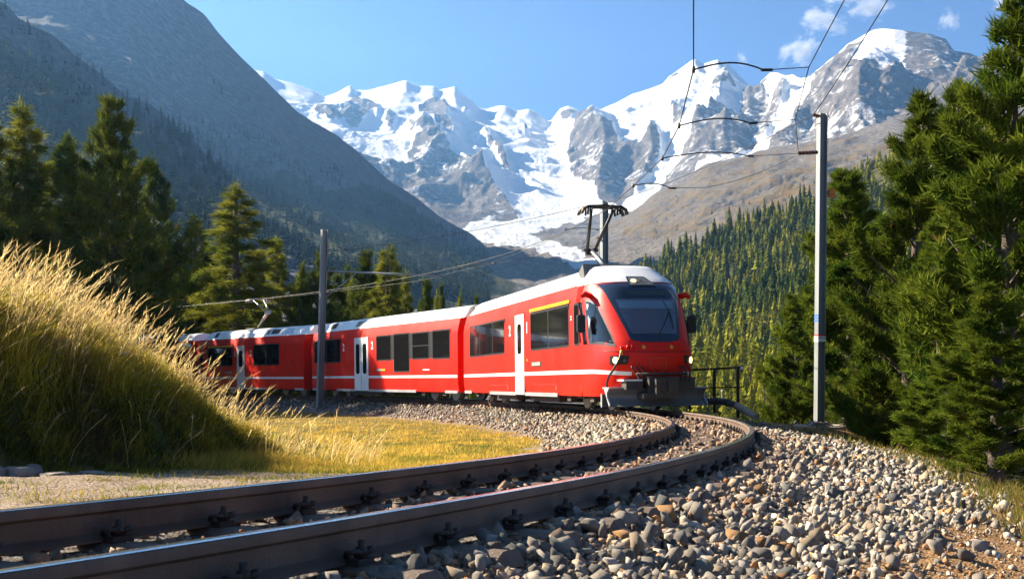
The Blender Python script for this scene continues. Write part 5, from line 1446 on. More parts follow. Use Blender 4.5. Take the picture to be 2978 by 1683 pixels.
ob = link('gorge_forest', np_mesh('gorge_forest', V, F, C_), M_NEEDLE); tag(ob, kind='stuff')
mid_larch = [conifer_meshes('larch', 12, 1.9, 500+i, 420, 4, .75, .16, .04, LARCH_C, 0, .5) for i in range(2)]
mid_spr = [conifer_meshes('spruce', 12, 1.9, 520+i, 420, 4, .75, .16, .04, [(.026, .045, .013), (.06, .08, .02)], 0, .5) for i in range(2)]
ORD1 = 'first second third fourth fifth sixth seventh eighth ninth tenth eleventh twelfth thirteenth fourteenth fifteenth sixteenth seventeenth eighteenth nineteenth'.split()
def ordinal(n):
    if n < 20: return ORD1[n-1]
    t = {2: 'twent', 3: 'thirt', 4: 'fort'}[n//10]
    return t+'ieth' if n % 10 == 0 else t+'y-'+ORD1[n % 10-1]
for rk, i in enumerate(sorted(big, key=lambda q: px[q])):
    lar = mixv[i] > .45; mt, mc = (mid_larch if lar else mid_spr)[i % 2]
    s_ = hts[i]/12
    place_tree('larch_tree' if lar else 'spruce_tree', mt, mc, M_LARCH, *pos[i], float(i), (s_*1.1, s_*1.1, s_), ('yellow-green larch' if lar else 'dark spruce')+' in the gorge wood, '+ordinal(rk+1)+' from the train in its front row', 'tree', 'larches across the gorge' if lar else 'spruces across the gorge')
# wooded spur and lower slopes on the left, scrub on the valley floor
def scatter(name, T, n, area, hr, nl, nseg, cols, mix, wpow=1., dens=None):
    p = surf(T, n, rf_, *area, wpow)
    if dens is not None:
        k = rf_.uniform(size=len(p)) < dens(p); p = p[k]
    h = rf_.uniform(*hr, len(p)); V, F, C_ = forest(name, p, h, nl, nseg, cols, np.full(len(p), mix), rf_)
    o = link(name, np_mesh(name, V, F, C_), M_NEEDLE); tag(o, kind='stuff')
DK = [(.018, .030, .014), (.045, .058, .022)]
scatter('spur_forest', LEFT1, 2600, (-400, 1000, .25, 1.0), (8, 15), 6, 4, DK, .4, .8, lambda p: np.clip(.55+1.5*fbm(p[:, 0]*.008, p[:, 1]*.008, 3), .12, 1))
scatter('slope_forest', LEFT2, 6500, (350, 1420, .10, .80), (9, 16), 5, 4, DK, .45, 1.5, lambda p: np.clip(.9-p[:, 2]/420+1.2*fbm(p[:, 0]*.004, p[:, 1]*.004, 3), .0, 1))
scatter('valley_scrub_trees', VALLEY, 900, (950, 1750, .35, 1.0), (4, 9), 6, 4, [(.03, .05, .015), (.09, .10, .03)], .5, .7, lambda p: np.clip(.45+1.4*fbm(p[:, 0]*.02, p[:, 1]*.02, 3), 0, 1))
scatter('treeline_scrub', ALP, 1300, (1850, 2900, .18, .85), (3, 9), 5, 4, DK, .4, 2.2, lambda p: np.clip(.25+1.6*fbm(p[:, 0]*.005, p[:, 1]*.005, 3), 0, 1))
# ------------------------------------------------------------------ grass
M_GRASS = leaf_mat('meadow_grass', 1., .55, .6)
M_STALK = leaf_mat('dry_grass_stalks', 1., .55, .6)
def blades(P, L_, w, lean, r, cols, bend=.5, k=2):
    """curved tapering blades: P roots (n,3), L_ lengths, lean (n,2) horizontal tip offset per length"""
    n = len(P); side = r.normal(size=(n, 2)); side /= np.linalg.norm(side, axis=1)[:, None]
    side = np.concatenate([side, np.zeros((n, 1))], 1)*w[:, None]*.5
    V = []
    for j in range(k+1):
        t = j/k
        c = P + np.stack([lean[:, 0]*L_*t**(1+bend), lean[:, 1]*L_*t**(1+bend), L_*t*(1-.22*t*np.hypot(lean[:, 0], lean[:, 1]))], -1)
        if j < k: V += [c-side*(1-.55*t), c+side*(1-.55*t)]
        else: V += [c]
    V = np.stack(V, 1); nv = 2*k+1
    F3 = []
    for j in range(k-1): F3 += [(2*j, 2*j+1, 2*j+3), (2*j, 2*j+3, 2*j+2)]
    F3.append((2*k-2, 2*k-1, 2*k))
    F = (np.array(F3)[None] + (np.arange(n)*nv)[:, None, None]).reshape(-1, 3)
    return V.reshape(-1, 3), F, np.repeat(cols, nv, 0)
rg = np.random.default_rng(11)
def sample_view(n, u0, u1, d0, d1, pw=.0):
    """random ground points in the visible fan, denser near by"""
    u = rg.uniform(u0, u1, n); q = rg.uniform(size=n); d = 1/(1/d1 + (1/d0-1/d1)*q) if pw == 0 else d0+(d1-d0)*q**pw
    return (u-1489)/FPX*d, d
def pick(cols, n, w=None):
    c = np.array(cols)[rg.choice(len(cols), n, p=w)]; return c*rg.uniform(.7, 1.3, (n, 1))
# bank: dense grass
x, y = sample_view(235000, -160, 1000, 8.0, 31)
z, s, o, hd = ground(x, y, parts=True)
k = (hd > -.12 + .15*rg.normal(size=len(x))) & (o > 0)
x, y, z, hd = x[k], y[k], z[k], hd[k]; n = len(x)
# drop what can never be seen: ground far behind the crest
py = HORIZON - (z+.5)/y*FPX
kk = py < 1400; x, y, z, hd, n = x[kk], y[kk], z[kk], hd[kk], int(kk.sum())
cl = fbm(x*1.3, y*1.3, 3); cf = fbm(x*5+3, y*5, 3); cb = fbm(x*.9+40, y*.9+7, 3)
L_ = rg.uniform(.06, .20, n)*np.clip(1+.7*cl+1.1*cf, .25, 1.9)*np.clip(hd*1.3+.45, .35, 1.15)
lean = np.stack([.30+1.1*fbm(x*2.2+9, y*2.2, 2)+.38*rg.normal(size=n), -.25+1.1*fbm(x*2.2, y*2.2+30, 2)+.35*rg.normal(size=n)], -1)
crest = np.exp(-((z-HILLCAP(x, y)+.25)/.36)**2)
gc = np.clip(.28+.9*cl+.25*rg.normal(size=n)+.75*crest, 0, 1)[:, None]  # crest yellowed as dry grass with sunlight painted in; shaded slope darker green
col = np.array((.050, .085, .014))*(1-gc) + np.array((.50, .40, .045))*gc
brown = (np.clip(1.8*cb-.15, 0, 1)*(rg.uniform(size=n) < .75))[:, None]; col = col*(1-brown) + np.array((.20, .125, .045))*brown
col = col*rg.uniform(.6, 1.35, (n, 1))
V1, F1, C1 = blades(np.stack([x, y, z-.02], -1), L_, rg.uniform(.006, .012, n)*np.clip(y/11, 1, 2), lean, rg, col)
# infield turf
x, y = sample_view(230000, 100, 1760, 11.5, 62)
z, s, o, hd2 = ground(x, y, parts=True)
bi = np.interp(s, [-34, -9, -3, 3, 60], [.75, .8, 1.9, 2.45, 2.5])
grit = sstep(13.4, 11.2, y + .9*fbm(x*.5, y*.5, 3) + .55*(x+3))
grit = np.maximum(grit, sstep(.9, .2, o-bi+.9*fbm(x*.9, y*.9, 3)))
k = (hd2 < .1) & (o > bi-.1) & (rg.uniform(size=len(x)) > grit*1.02) & (y < 66)
x, y, z = x[k], y[k], z[k]; n = len(x); cl = fbm(x*.9, y*.9, 4)
gc = np.clip(.64+1.25*cl+.25*rg.normal(size=n), 0, 1)[:, None]
col = (np.array((.105, .150, .020))*(1-gc) + np.array((.58, .39, .070))*gc)*rg.uniform(.7, 1.25, (n, 1))
nearh = np.clip(1-(hill_delta(x, y)+2.2)/-2.2, 0, 1)*0
L2 = rg.uniform(.035, .10, n)*(1+.7*cl)*np.clip(1+1.6*sstep(-1.6, 0, hill_delta(x, y)), 1, 3)
V2, F2, C2 = blades(np.stack([x, y, z-.01], -1), L2, rg.uniform(.006, .011, n)*np.clip(y/11, 1, 2.6), rg.normal(size=(n, 2))*.5+[.15, -.1], rg, col, k=1)
V = np.concatenate([V1, V2]); F = np.concatenate([F1, F2+len(V1)])
g = link('meadow_grass', np_mesh('meadow_grass', V, F, np.concatenate([C1, C2])), M_GRASS); tag(g, kind='stuff')
# tufts on the bare grit
tx, ty = sample_view(60, -100, 1100, 7.2, 12.5); Vs, Fs, Cs_, b0 = [], [], [], 0
tz, s, o, hd3 = ground(tx, ty, parts=True)
for a, b, c, oo, h3 in zip(tx, ty, tz, o, hd3):
    if oo < 1.0 or h3 > 0: continue
    m = int(rg.integers(40, 130)); rr = rg.uniform(.05, .16); q = rg.normal(size=(m, 2))*rr*[1.5, .8]
    cc = pick([(.10, .13, .02), (.30, .22, .04), (.20, .19, .03)], 1)
    v, f, cl_ = blades(np.stack([a+q[:, 0], b+q[:, 1], np.full(m, c-.005)], -1), rg.uniform(.02, .06, m), rg.uniform(.006, .011, m), rg.normal(size=(m, 2))*.7, rg, np.repeat(cc, m, 0)*rg.uniform(.8, 1.2, (m, 1)), k=1)
    Vs.append(v); Fs.append(f+b0); Cs_.append(cl_); b0 += len(v)
g = link('weed_tufts', np_mesh('weed_tufts', np.concatenate(Vs), np.concatenate(Fs), np.concatenate(Cs_)), M_GRASS); tag(g, kind='stuff')
# tall golden stalks with seed heads, thickest along the crest of the bank
x, y = sample_view(30000, -170, 1100, 8.6, 30)
z, s, o, hd = ground(x, y, parts=True)
cap = HILLCAP(x, y)
crest = np.exp(-((z-cap+.25)/.30)**2)
pr = np.where(hd > 0, .008 + .42*crest*np.clip(1.5-(y-14)*.14, .18, 1), 0) + np.where((hd > -1.3) & (hd <= 0) & (y > 13.5), .10, 0)
k = (rg.uniform(size=len(x)) < pr) & (o > 1.5) & (HORIZON-(z+.5)/y*FPX < 1350); x, y, z = x[k], y[k], z[k]; n = len(x)
L_ = np.where(rg.uniform(size=n) < .22, rg.uniform(.45, .75, n), rg.uniform(.18, .48, n))*np.clip(1.25-(y-14)*.10, .42, 1.1); lean = np.stack([.42+.22*rg.normal(size=n), -.12+.25*rg.normal(size=n)], -1)
col = pick([(.60, .44, .19), (.70, .55, .27), (.48, .32, .12), (.64, .50, .20)], n)
P = np.stack([x, y, z-.02], -1)
W_ = .0045*np.clip(y/11, 1, 2)*np.ones(n)
Va, Fa, Ca = blades(P, L_, W_*1.3, lean, rg, col, .6, 3)
# seed heads: a few short scales along the top third
Vh, Fh, Ch = [], [], []; off = 0
for j in range(6):
    t = .70 + .30*j/6
    c = P + np.stack([lean[:, 0]*L_*t**1.6, lean[:, 1]*L_*t**1.6, L_*t*(1-.22*t*np.hypot(lean[:, 0], lean[:, 1]))], -1)
    ln = np.stack([lean[:, 0]*1.4+rg.normal(size=n)*.25, lean[:, 1]*1.4+rg.normal(size=n)*.25], -1)
    v, f, c_ = blades(c, L_*.10, W_*2.0, ln, rg, col*1.1, .2, 1); Vh.append(v); Fh.append(f+off); Ch.append(c_); off += len(v)
g = link('tall_dry_grass', np_mesh('tall_dry_grass', np.concatenate([Va]+Vh), np.concatenate([Fa]+[f+len(Va) for f in Fh]), np.concatenate([Ca]+Ch)), M_STALK); tag(g, kind='stuff')
# rough grass at the edge of the drop on the right
x, y = sample_view(60000, 2050, 3150, 7, 45)
z, s, o, hd = ground(x, y, parts=True); ed = np.interp(s, [a for a, b in EDGE], [b for a, b in EDGE])
q = -o-ed; k = (o < 0) & (q > -.35+.3*rg.normal(size=len(x))) & (q < 5); x, y, z, q = x[k], y[k], z[k], q[k]; n = len(x)
cl = fbm(x*1.1, y*1.1, 3); kk = rg.uniform(size=n) < np.clip(.45+1.2*cl+.1*q, .05, 1); x, y, z, cl = x[kk], y[kk], z[kk], cl[kk]; n = len(x)
col = pick([(.30, .21, .06), (.12, .12, .025), (.20, .16, .04), (.08, .10, .02)], n)
V, F, C_ = blades(np.stack([x, y, z-.02], -1), rg.uniform(.08, .28, n), rg.uniform(.006, .011, n)*np.clip(y/11, 1, 2.4), rg.normal(size=(n, 2))*.4, rg, col, k=2)
g = link('verge_grass', np_mesh('verge_grass', V, F, C_), M_GRASS); tag(g, kind='stuff')
# little white yarrow heads on the shaded bank
x, y = sample_view(900, -100, 900, 9.5, 15)
z, s, o, hd = ground(x, y, parts=True); k = (hd > .1) & (fbm(x*1.5+2, y*1.5, 2) > .05); x, y, z = x[k][:120], y[k][:120], z[k][:120]; n = len(x)
Vf, Ff, Cf, off = [], [], [], 0
for a, b, c in zip(x, y, z):
    m = 9; q = rg.normal(size=(m, 2))*.018; h = rg.uniform(.22, .40)
    v, f, cc = blades(np.stack([a+q[:, 0], b+q[:, 1], np.full(m, c+h)], -1), np.full(m, .012), np.full(m, .016), rg.normal(size=(m, 2))*1.5, rg, np.full((m, 3), .26)*[1, .96, .9], k=1)
    Vf.append(v); Ff.append(f+off); Cf.append(cc); off += len(v)
    v, f, cc = blades(np.array([[a, b, c]]), np.array([h]), np.array([.005]), np.zeros((1, 2)), rg, np.array([[.12, .12, .05]]), k=2); Vf.append(v); Ff.append(f+off); Cf.append(cc); off += len(v)
g = link('yarrow_flowers', np_mesh('yarrow_flowers', np.concatenate(Vf), np.concatenate(Ff), np.concatenate(Cf)), M_GRASS); tag(g, kind='stuff')
# ------------------------------------------------------------------ overhead line: masts, wires, pull-off arms
M_GALV = mat('galvanised_mast_steel', (.23, .25, .25), .55, .15, .22, 3., .1, 40., streak=(1, 1, .2), grime=(.16, .17, .17))
M_WIRE = mat('dark_catenary_wire', (.035, .032, .03), .5, .6)
M_INSUL = mat('brown_insulator', (.13, .05, .03), .3, 0, .2, 20.)
M_CONC = mat('weathered_concrete', (.34, .30, .25), .9, 0, .3, 5., .5, 30., grime=(.2, .17, .13))
M_BLUE = mat('blue_trail_paint', (.02, .16, .55), .5)
M_TRED = mat('red_trail_paint', (.55, .03, .02), .5)
M_TWHITE = mat('white_trail_paint', (.75, .75, .73), .5)
def hbeam(mb, a, b, w, t=.022, rot=0.):
    """H-section mast from a to b: two flanges across X' and a web"""
    a, b = Vector(a), Vector(b); d = (b-a).normalized(); X = Vector((math.cos(rot), math.sin(rot), 0)); Yv = d.cross(X).normalized(); X = Yv.cross(d)
    def bx(x0, x1, y0, y1):
        P = [p + X*x + Yv*y for p in (a, b) for x, y in ((x0, y0), (x1, y0), (x1, y1), (x0, y1))]
        mb.add(P, [(0,3,2,1),(4,5,6,7),(0,1,5,4),(1,2,6,5),(2,3,7,6),(3,0,4,7)])
    h = w/2
    bx(-h, -h+t, -h, h); bx(h-t, h, -h, h); bx(-h+t, h-t, -t/2, t/2)
def wire(name, pts, r, label, m=None, n=6):
    mb = MB(); o = Vector(pts[0]); mb.tube([tuple(Vector(p)-o) for p in pts], r, n, caps=False); ob = mb.build(name, m or M_WIRE); ob.location = o
    return tag(ob, label, 'wire', 'overhead line wires')
def sag(a, b, s, n=10):
    a, b = Vector(a), Vector(b); return [a.lerp(b, i/n) - Vector((0, 0, 4*s*(i/n)*(1-i/n))) for i in range(n+1)]
def insulator(mb, a, b, r=.045, k=4):
    a, b = Vector(a), Vector(b)
    mb.tube([a, b], r*.4, 8)
    for i in range(k):
        c = a.lerp(b, (i+.5)/k); d = (b-a).normalized()*.012; mb.tube([c-d, c+d], r, 10)

# right-hand mast
DM = 32.0
base = at(2382, 1226, DM); top = at(2391, 330, DM)
mr = empty('catenary_mast', base); tag(mr, 'tall grey steel H-beam mast at right with blue and red-white trail marks', 'mast', 'overhead line masts')
L0 = lambda p: Vector(p)-base
mb = MB(); hbeam(mb, (0, 0, 0), L0(top), .215, .022, R(14)); mb.build('mast_post', M_GALV, mr)
mb = MB(); hbeam(mb, L0(top)+Vector((0, 0, -.10)), L0(top)+Vector((0, 0, -.07)), .27, .04, R(14)); mb.build('mast_cap_band', M_GALV, mr)
mb = MB(); mb.box(-.28, .30, -.28, .28, -.10, -.06); mb.box(-.20, .25, -.22, .22, -.04, -.005)
for a in (-.2, .2):
    for b in (-.2, .2): mb.tube([(a, b, -.12), (a, b, .04)], .02, 8)
mb.build('base_plate', M_CONC, mr)
gb = float(ground(np.array([base.x]), np.array([base.y]))[0])-base.z
mb = MB(); mb.prism(rrect(-.55, .75, min(gb, -.3)-.5, -.10, .06), lambda a, b, t: (a, t, b), -.5, .5); mb.build('concrete_footing', M_CONC, mr)
hw = .1095
def mark(z0, z1, m, name, side='l'):
    mb = MB(); c, s_ = math.cos(R(14)), math.sin(R(14))
    lx = lambda z: L0(top).x*z/L0(top).z; ly = lambda z: 0
    x0, y0 = (-hw-.003, 0)
    P = []
    for z in (z0, z1):
        for y in (-hw, hw) if side == 'l' else (-hw, -hw):
            X_, Y_ = (x0, y) if side == 'l' else ((-hw, -hw-.003) if False else (0, 0))
            P.append((lx(z)+c*X_-s_*Y_, s_*X_+c*Y_, z))
    mb.add([P[0], P[1], P[3], P[2]], [(0, 1, 2, 3)])
    return mb.build(name, m, mr)
def band(z0, z1, m, name):
    mb = MB(); lx = L0(top).x*z0/L0(top).z; c, s_ = math.cos(R(14)), math.sin(R(14)); q = hw+.004
    cor = [(-q, -q), (q, -q), (q, q), (-q, q)]
    P = [(lx+c*a-s_*b, s_*a+c*b, z) for z in (z0, z1) for a, b in cor]
    mb.add(P, [(0, 1, 5, 4), (3, 0, 4, 7)]); return mb.build(name, m, mr)
pz = lambda py: (HORIZON-py)/FPX*DM-base.z
for y0, y1 in ((919, 914), (927, 922), (935, 930)): mark(pz(y0), pz(y1), M_BLUE, 'blue_trail_mark')
band(pz(977), pz(972.5), M_TRED, 'red_trail_mark'); band(pz(981.5), pz(977.2), M_TWHITE, 'white_trail_mark'); band(pz(993.5), pz(983.5), M_TWHITE, 'white_trail_mark'); mark(pz(993), pz(984), M_TRED, 'red_trail_mark') 
# top bracket with insulators
NT = at(2366, 334, DM-.3)
mb = MB(); insulator(mb, L0(NT), L0(at(2382, 338, DM-.1)), .05, 3); mb.build('insulator', M_INSUL, mr)
NCr = at(2322, 446, DM-1.2)
mb = MB(); insulator(mb, L0(NCr), L0(at(2378, 443, DM-.15)), .055, 6); mb.build('insulator', M_INSUL, mr)

# left-hand mast with bracket
DL = 57.2
bl = at(929, 1186, DL); tl2 = at(943, 668, DL)
ml = empty('catenary_mast', bl); tag(ml, 'grey steel mast left of centre with horizontal bracket arm over the train', 'mast', 'overhead line masts')
L1 = lambda p: Vector(p)-bl
mb = MB(); hbeam(mb, (0, 0, -.6), L1(tl2), .28, .024, R(28)); mb.build('mast_post', M_GALV, ml)
ae = at(1284, 803, DL-2.8)
mb = MB(); mb.tube([L1(at(948, 787, DL)), L1(ae)], .045, 8); mb.build('bracket_arm', M_GALV, ml)
mb = MB(); mb.tube([L1(at(950, 862, DL)), L1(at(1035, 795, DL-.7))], .032, 6); mb.build('bracket_strut', M_GALV, ml)
mb = MB(); insulator(mb, L1(at(955, 732, DL)), L1(at(948, 732, DL)), .05, 2); mb.build('insulator', M_INSUL, ml)
for py in (735, 788, 866):
    mb = MB(); hbeam(mb, L1(bl.lerp(tl2, (1186-py)/518))-Vector((0, 0, .02)), L1(bl.lerp(tl2, (1186-py)/518))+Vector((0, 0, .02)), .31, .03, R(28)); mb.build('mast_clamp', M_GALV, ml)
mb = MB(); mb.box(-.4, .4, -.4, .4, -.9, -.02); mb.build('concrete_footing', M_CONC, ml)
# mast behind the pantograph
DB = 55.0
bb = at(1757, 1200, DB); tb = at(1757, 585, DB)
mk = empty('catenary_mast', bb); tag(mk, 'dark steel mast rising behind the front pantograph and cab roof', 'mast', 'overhead line masts')
mb = MB(); hbeam(mb, (0, 0, -1.5), Vector(tb)-bb, .29, .024, R(20)); mb.build('mast_post', M_GALV, mk)
mb = MB(); insulator(mb, at(1735, 692, DB)-bb, at(1752, 690, DB)-bb, .06, 5); mb.build('insulator', M_INSUL, mk)
mb = MB(); insulator(mb, at(1700, 600, DB)-bb, at(1750, 597, DB)-bb, .05, 3); mb.build('insulator', M_INSUL, mk)

# contact wire follows the track 5.3 m above the rails, in short chords
CS = [-14, -9, -5.5, -1.8, 1.6, 5.0, 8.6, 12.2, 15.8, 19.4, 23, 26.6, 30.2, 34, 38, 42, 46, 50, 55, 60, 66, 74]
CW_ = [Vector(track(s, .22, 5.32)) for s in CS]
KA, KB_, KC, KD = at(2017, 203, CW_[4].y), at(1975, 366, CW_[5].y), at(1927, 460, CW_[6].y), at(1842, 540, CW_[7].y)
CW_[4:8] = [KA, KB_, KC, KD]
CW_[3] = at(2017, -40, 15.0); CW_[2] = at(2017, -420, 11.5)
CWOB = wire('contact_wire', CW_, .011, 'contact wire with curved pull-off arms, following the curve above the track')
# curved pull-off arms and their tie wires
NA, NB = at(2352, 196, KA.y+1.0), at(2313, 347, KB_.y+2.2)
def pull(K, N_, lab, tie=True, frac=.60, hump=.10):
    K = Vector(K); N_ = Vector(N_); m_ = K.lerp(N_, frac); pts = []
    for i in range(9):
        t = i/8; p = K.lerp(m_, t); p.z += hump*math.sin(math.pi*min(1, t*1.02)*.9)*(1 if t < .8 else 1) - .06*t**4; pts.append(p-K)
    mb = MB(); mb.tube(pts, .0135, 6); arm = mb.build('pull_off_arm', M_WIRE, CWOB); arm.location = K-CWOB.location; arm['label'] = lab
    mb = MB(); mb.tube([pts[-1]-Vector((.05, 0, 0)), pts[-1]+(N_-m_).normalized()*.16], .024, 6); mb.build('tie_clamp', M_WIRE, arm)
    if tie:
        mb = MB(); mb.tube([pts[-1], N_-K], .0075, 5); mb.build('tie_wire', M_WIRE, arm)
    mb = MB(); mb.tube([Vector((0, 0, -.05)), Vector((0, 0, .05))], .025, 6); mb.build('wire_clamp', M_WIRE, arm)
pull(KA, NA, 'topmost curved pull-off arm, against the sky')
pull(KB_, NB, 'second curved pull-off arm, against the snowy face')
pull(KC, NCr, 'third curved pull-off arm, tied to the right mast')
ND = at(2055, 545, KD.y+1.2); pull(KD, ND, 'fourth curved pull-off arm, just above the pantograph', True, .5, .07)
wire('pull_off_chord', [at(2462, -12, KA.y-1.6), NA, NB, NCr], .0085, 'chord wire joining the pull-off arms to the right mast')
wire('feeder_wire', sag(at(2600, -30, DM-9), NT, .05), .012, 'feeder wire running up from the right mast out of the picture')
wire('feeder_wire', sag(NT, at(1752, 592, DB), .25), .012, 'feeder wire from the right mast top to the mast behind the pantograph')
wire('feeder_wire', sag(at(1700, 600, DB), at(952, 732, DL), .22), .012, 'feeder wire from the pantograph mast to the left mast')
wire('feeder_wire', [at(1175, 775, 60), at(1060, 742, 58.5), at(955, 708, DL)], .007, 'short slanting wire near the top of the left mast')
wire('tie_wire', sag(ND, at(2310, 455, DM-.5), .1), .006, 'thin tie wire from the fourth arm up to the right mast')
wire('contact_wire', [at(1284, 800, DL-2.8), at(1420, 768, 50), at(1560, 715, 45), at(1655, 672, 41), at(1745, 615, 37)], .007, 'lower wire rising from the bracket arm tip to the pantograph')
pull(at(1335, 776, 51), at(1560, 748, 49), 'small curved arm above the second car', True, .45, .06)
pull(at(1645, 668, 42), at(1752, 664, 46), 'small curved arm left of the pantograph', True, .85, .05)
wire('contact_wire', [at(1284, 803, DL-2.8), at(1195, 820, 59), at(880, 858, 64), at(560, 886, 70), at(300, 900, 80)], .007, 'contact wire running left above the rear cars')

# railing, pipe and rocks
DR = 29.5
M_RAILING = mat('rusty_railing_steel', (.045, .030, .025), .7, .4, .3, 10.)
rb = at(2146, 1205, DR); rl = empty('railing', rb); tag(rl, 'dark steel railing with two posts right of the train front', 'railing')
for (px, ya, yb, d) in ((2146, 1068, 1215, DR), (2077.5, 1073, 1200, DR+.4), (2006, 1076, 1190, DR+.8)):
    mb = MB(); a, b = at(px, yb, d)-rb, at(px, ya, d)-rb; mb.bar(a, b, .065, .065); mb.build('railing_post', M_RAILING, rl)
mb = MB(); mb.bar(at(1950, 1079, DR+1.1)-rb, at(2152, 1068, DR)-rb, .05, .05); mb.build('top_rail', M_RAILING, rl)
mb = MB(); mb.bar(at(1950, 1128, DR+1.1)-rb, at(2163, 1125, DR)-rb, .03, .03); mb.build('mid_rail', M_RAILING, rl)
mb = MB(); mb.box(*(lambda p: (p.x-.01, p.x+.06, p.y-.04, p.y+.04, p.z-.035, p.z+.035))(at(2154, 1069, DR)-rb)); mb.build('rail_end_cap', M_TWHITE, rl)
M_PIPE = mat('weathered_conduit', (.40, .35, .28), .7, 0, .25, 6., .2, 40.)
M_PIPED = mat('dark_plastic_conduit', (.055, .058, .062), .55, 0, .2, 6.)
pp = [at(1960, 1172, DR+.6), at(2030, 1168, DR+.2), at(2070, 1166, DR), at(2110, 1168, DR-.2), at(2140, 1178, DR-.4)]
pe = empty('conduit_pipe', pp[-1]); tag(pe, 'thick bent conduit pipe running down from the railing into the ballast', 'pipe')
mb = MB(); mb.tube([p-pp[-1] for p in pp], .085, 12); mb.build('conduit_sleeve', M_PIPED, pe)
mb = MB(); mb.tube([Vector((0, 0, 0)), at(2165, 1192, DR-.6)-pp[-1], at(2200, 1212, DR-1.0)-pp[-1]], .088, 12); mb.build('conduit_end', M_PIPE, pe)
for t in (.15, .4, .6, .8):
    i = min(3, int(t*4)); c = pp[i].lerp(pp[i+1], t*4-i)-pp[-1]; d = (pp[i+1]-pp[i]).normalized()*.012
    mb = MB(); mb.tube([c-d, c+d], .096, 12); mb.build('pipe_strap', M_FRAME, pe)
# boulders and the stone edging at the foot of the bank
M_BOULDER = tint_mat('lichen_boulder', .9, .8, 9., .4, 5., dist=.04)
def boulder(px, py, d, sx, sy, sz, seed, lab, rot=0., tilt=0.):
    r = np.random.default_rng(seed); V, F = ico(4)
    for _ in range(9):
        nn = r.normal(size=3); nn /= np.linalg.norm(nn); h = r.uniform(.45, .85); V = V - np.maximum(V @ nn-h, 0)[:, None]*nn*.92
    V = V*(1+.05*fbm(V[:, 0]*3+seed, V[:, 1]*3+V[:, 2]*2, 3))[:, None]*np.array([sx, sy, sz])
    me = np_mesh('boulder', V, F, np.repeat(np.array([(.20, .175, .15)])*r.uniform(.8, 1.2), len(V), 0), False); o = link('boulder', me, M_BOULDER)
    p = at(px, py, d); p.z = float(ground(np.array([p.x]), np.array([p.y]))[0]) + sz*.35; o.location = p; o.rotation_euler = (0, tilt, rot)
    return tag(o, lab, 'rock', 'rocks at the foot of the bank')
boulder(58, 1315, 10.0, .17, .12, .085, 1, 'low grey boulder at the foot of the grassy bank', .1)
boulder(100, 1305, 10.2, .09, .09, .10, 2, 'tilted brown slab leaning on the boulder at the bank foot', .6, .5)
boulder(5, 1318, 10.0, .07, .08, .075, 3, 'dark boulder at the left edge of the picture', 1.0)
boulder(150, 1326, 9.9, .16, .08, .035, 4, 'flat stone slab in front of the tilted brown slab', .05)
boulder(270, 1327, 10.1, .15, .08, .03, 5, 'flat stone slab beside the weed clump at the bank foot', -.05)
# orange trail sign on a pine behind the mast
M_SIGN = mat('orange_sign', (.60, .20, .03), .6, 0, .1, 10.)
sp = at(2413, 562, DM+1.2); sg_ = empty('trail_sign', sp); tag(sg_, 'small orange sign beside the tall right-hand mast, in the trees', 'sign')
mb = MB(); mb.box(-.16, .16, -.015, .015, -.12, .12); mb.build('sign_plate', M_SIGN, sg_)
mb = MB(); mb.bar((-.35, .03, 0), (0, .03, 0), .03); mb.build('sign_bracket', M_GALV, sg_)
def flat_text(parent, ch, size, m, loc):
    cu = bpy.data.curves.new('txt', 'FONT'); cu.body = ch; cu.size = size; cu.extrude = .002; cu.align_x = 'CENTER'; cu.align_y = 'CENTER'; cu.offset = .003
    t = bpy.data.objects.new('txt', cu); COL.objects.link(t); bpy.context.view_layer.update()
    me = bpy.data.meshes.new_from_object(t.evaluated_get(bpy.context.evaluated_depsgraph_get())); bpy.data.objects.remove(t); bpy.data.curves.remove(cu)
    me.materials.clear(); me.materials.append(m); o = link('lettering', me, None, parent); o.rotation_euler = (R(90), 0, 0); o.location = loc; return o
flat_text(sg_, 'K', .2, M_FRAME, (-.05, -.018, 0))
# tiny lamp posts far down in the gorge wood
for px, py, d in ((2099.5, 1150, 205), (2233, 1160, 215)):
    p = at(px, py, d); e = empty('lamp_post', p); tag(e, 'tiny white lamp post in the gorge, seen %s' % ('between the railing posts' if px < 2150 else 'right of the railing'), 'lamp post', 'lamp posts in the gorge')
    mb = MB(); mb.tube([(0, 0, -3), (0, 0, .7)], .05, 6); mb.build('lamp_pole', M_GALV, e)
    mb = MB(); mb.tube([(0, 0, .65), (0, 0, .95)], [.10, .18], 8); mb.build('lamp_head', M_TWHITE, e)
# ------------------------------------------------------------------ small clouds (outside the haze, above the peaks)
mc = bpy.data.materials.new('cloud_vapour'); nt, N, L = nodes_of(mc)
out = N.new('ShaderNodeOutputMaterial'); pv = N.new('ShaderNodeVolumePrincipled'); L.new(pv.outputs[0], out.inputs['Volume'])
pv.inputs['Color'].default_value = (1, 1, 1, 1); pv.inputs['Anisotropy'].default_value = .3
tc = N.new('ShaderNodeTexCoord')
n1 = N.new('ShaderNodeTexNoise'); n1.inputs['Scale'].default_value = 2.6; n1.inputs['Detail'].default_value = 7; n1.inputs['Roughness'].default_value = .62
oi = N.new('ShaderNodeObjectInfo'); ad = N.new('ShaderNodeVectorMath'); ad.operation = 'ADD'
sc = N.new('ShaderNodeMath'); sc.operation = 'MULTIPLY'; sc.inputs[1].default_value = 40; L.new(oi.outputs['Random'], sc.inputs[0])
L.new(tc.outputs['Object'], ad.inputs[0]); L.new(sc.outputs[0], ad.inputs[1]); L.new(ad.outputs[0], n1.inputs['Vector'])
ln = N.new('ShaderNodeVectorMath'); ln.operation = 'LENGTH'; L.new(tc.outputs['Object'], ln.inputs[0])
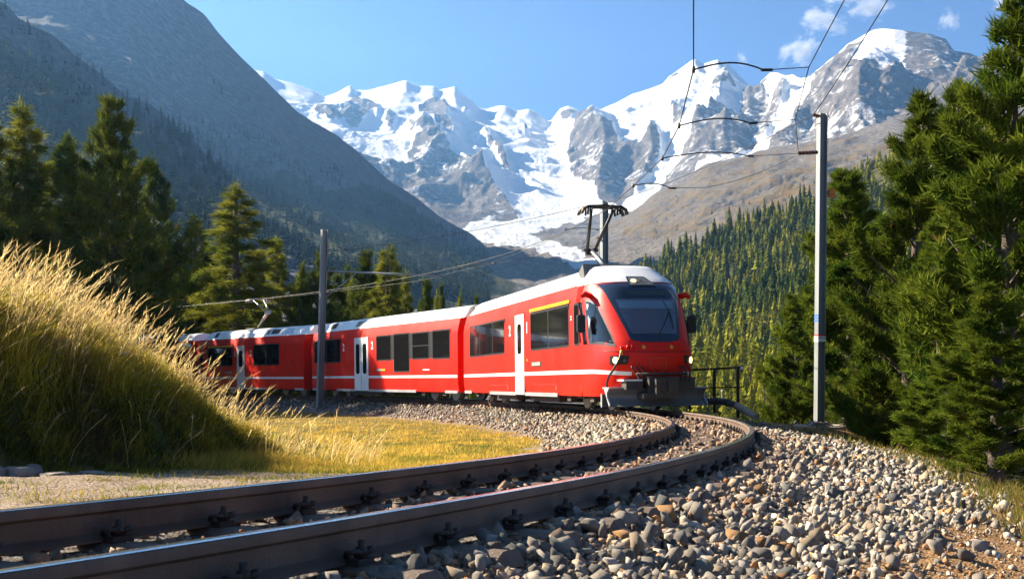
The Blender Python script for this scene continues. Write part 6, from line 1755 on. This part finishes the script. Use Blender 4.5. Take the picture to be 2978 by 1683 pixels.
fall = N.new('ShaderNodeMapRange'); fall.inputs['From Min'].default_value = .15; fall.inputs['From Max'].default_value = 1.0; fall.inputs['To Min'].default_value = .16; fall.inputs['To Max'].default_value = -.34
L.new(ln.outputs['Value'], fall.inputs[0])
sm = N.new('ShaderNodeMath'); sm.operation = 'ADD'; L.new(n1.outputs[0], sm.inputs[0]); L.new(fall.outputs[0], sm.inputs[1])
mr_ = N.new('ShaderNodeMapRange'); mr_.inputs['From Min'].default_value = .50; mr_.inputs['From Max'].default_value = .80; mr_.inputs['To Max'].default_value = .011; L.new(sm.outputs[0], mr_.inputs[0]); L.new(mr_.outputs[0], pv.inputs['Density'])
def cloud(px, py, d, wx, wz, lab, rot=0.):
    bm = bmesh.new(); bmesh.ops.create_icosphere(bm, subdivisions=3, radius=1); me = bpy.data.meshes.new('cloud'); bm.to_mesh(me); bm.free()
    me.materials.append(mc); o = bpy.data.objects.new('cloud', me); COL.objects.link(o)
    o.location = at(px, py, d); k = d/FPX; o.scale = (wx*k*1.4, wx*k*1.1, wz*k*1.4); o.rotation_euler = (0, rot, 0)
    return tag(o, lab, 'cloud', 'small clouds at upper right')
DC = 14000
cloud(2330, 148, DC, 85, 62, 'small white cloud just above the snowy ridge, lowest of the clouds', -.5)
cloud(2395, 60, DC, 95, 52, 'ragged white cloud left of the two upper wires', .3)
cloud(2530, 22, DC, 90, 45, 'thin cloud at the top edge between the wires')
cloud(2440, -10, DC, 80, 40, 'cloud cut by the top edge above the ragged one')
cloud(2158, 172, DC, 26, 34, 'tiny wisp of cloud beside the white summit', .1)
cloud(2760, 60, DC, 45, 45, 'faint wisp of cloud near the tallest pine')
cloud(2920, 8, DC, 60, 35, 'wisp of cloud at the upper right corner')
# ------------------------------------------------------------------ the air
mh = bpy.data.materials.new('haze'); nt, N, L = nodes_of(mh)
out = N.new('ShaderNodeOutputMaterial'); pv = N.new('ShaderNodeVolumePrincipled')
pv.inputs['Color'].default_value = (.22, .50, 1.0, 1)
pv.inputs['Density'].default_value = 7.2e-5
pv.inputs['Anisotropy'].default_value = .45
L.new(pv.outputs[0], out.inputs['Volume'])
mb = MB(); mb.box(-9000, 9000, -9000, 9000, -331.5, 2150)
hz = mb.build('haze', mh); tag(hz, kind='stuff')
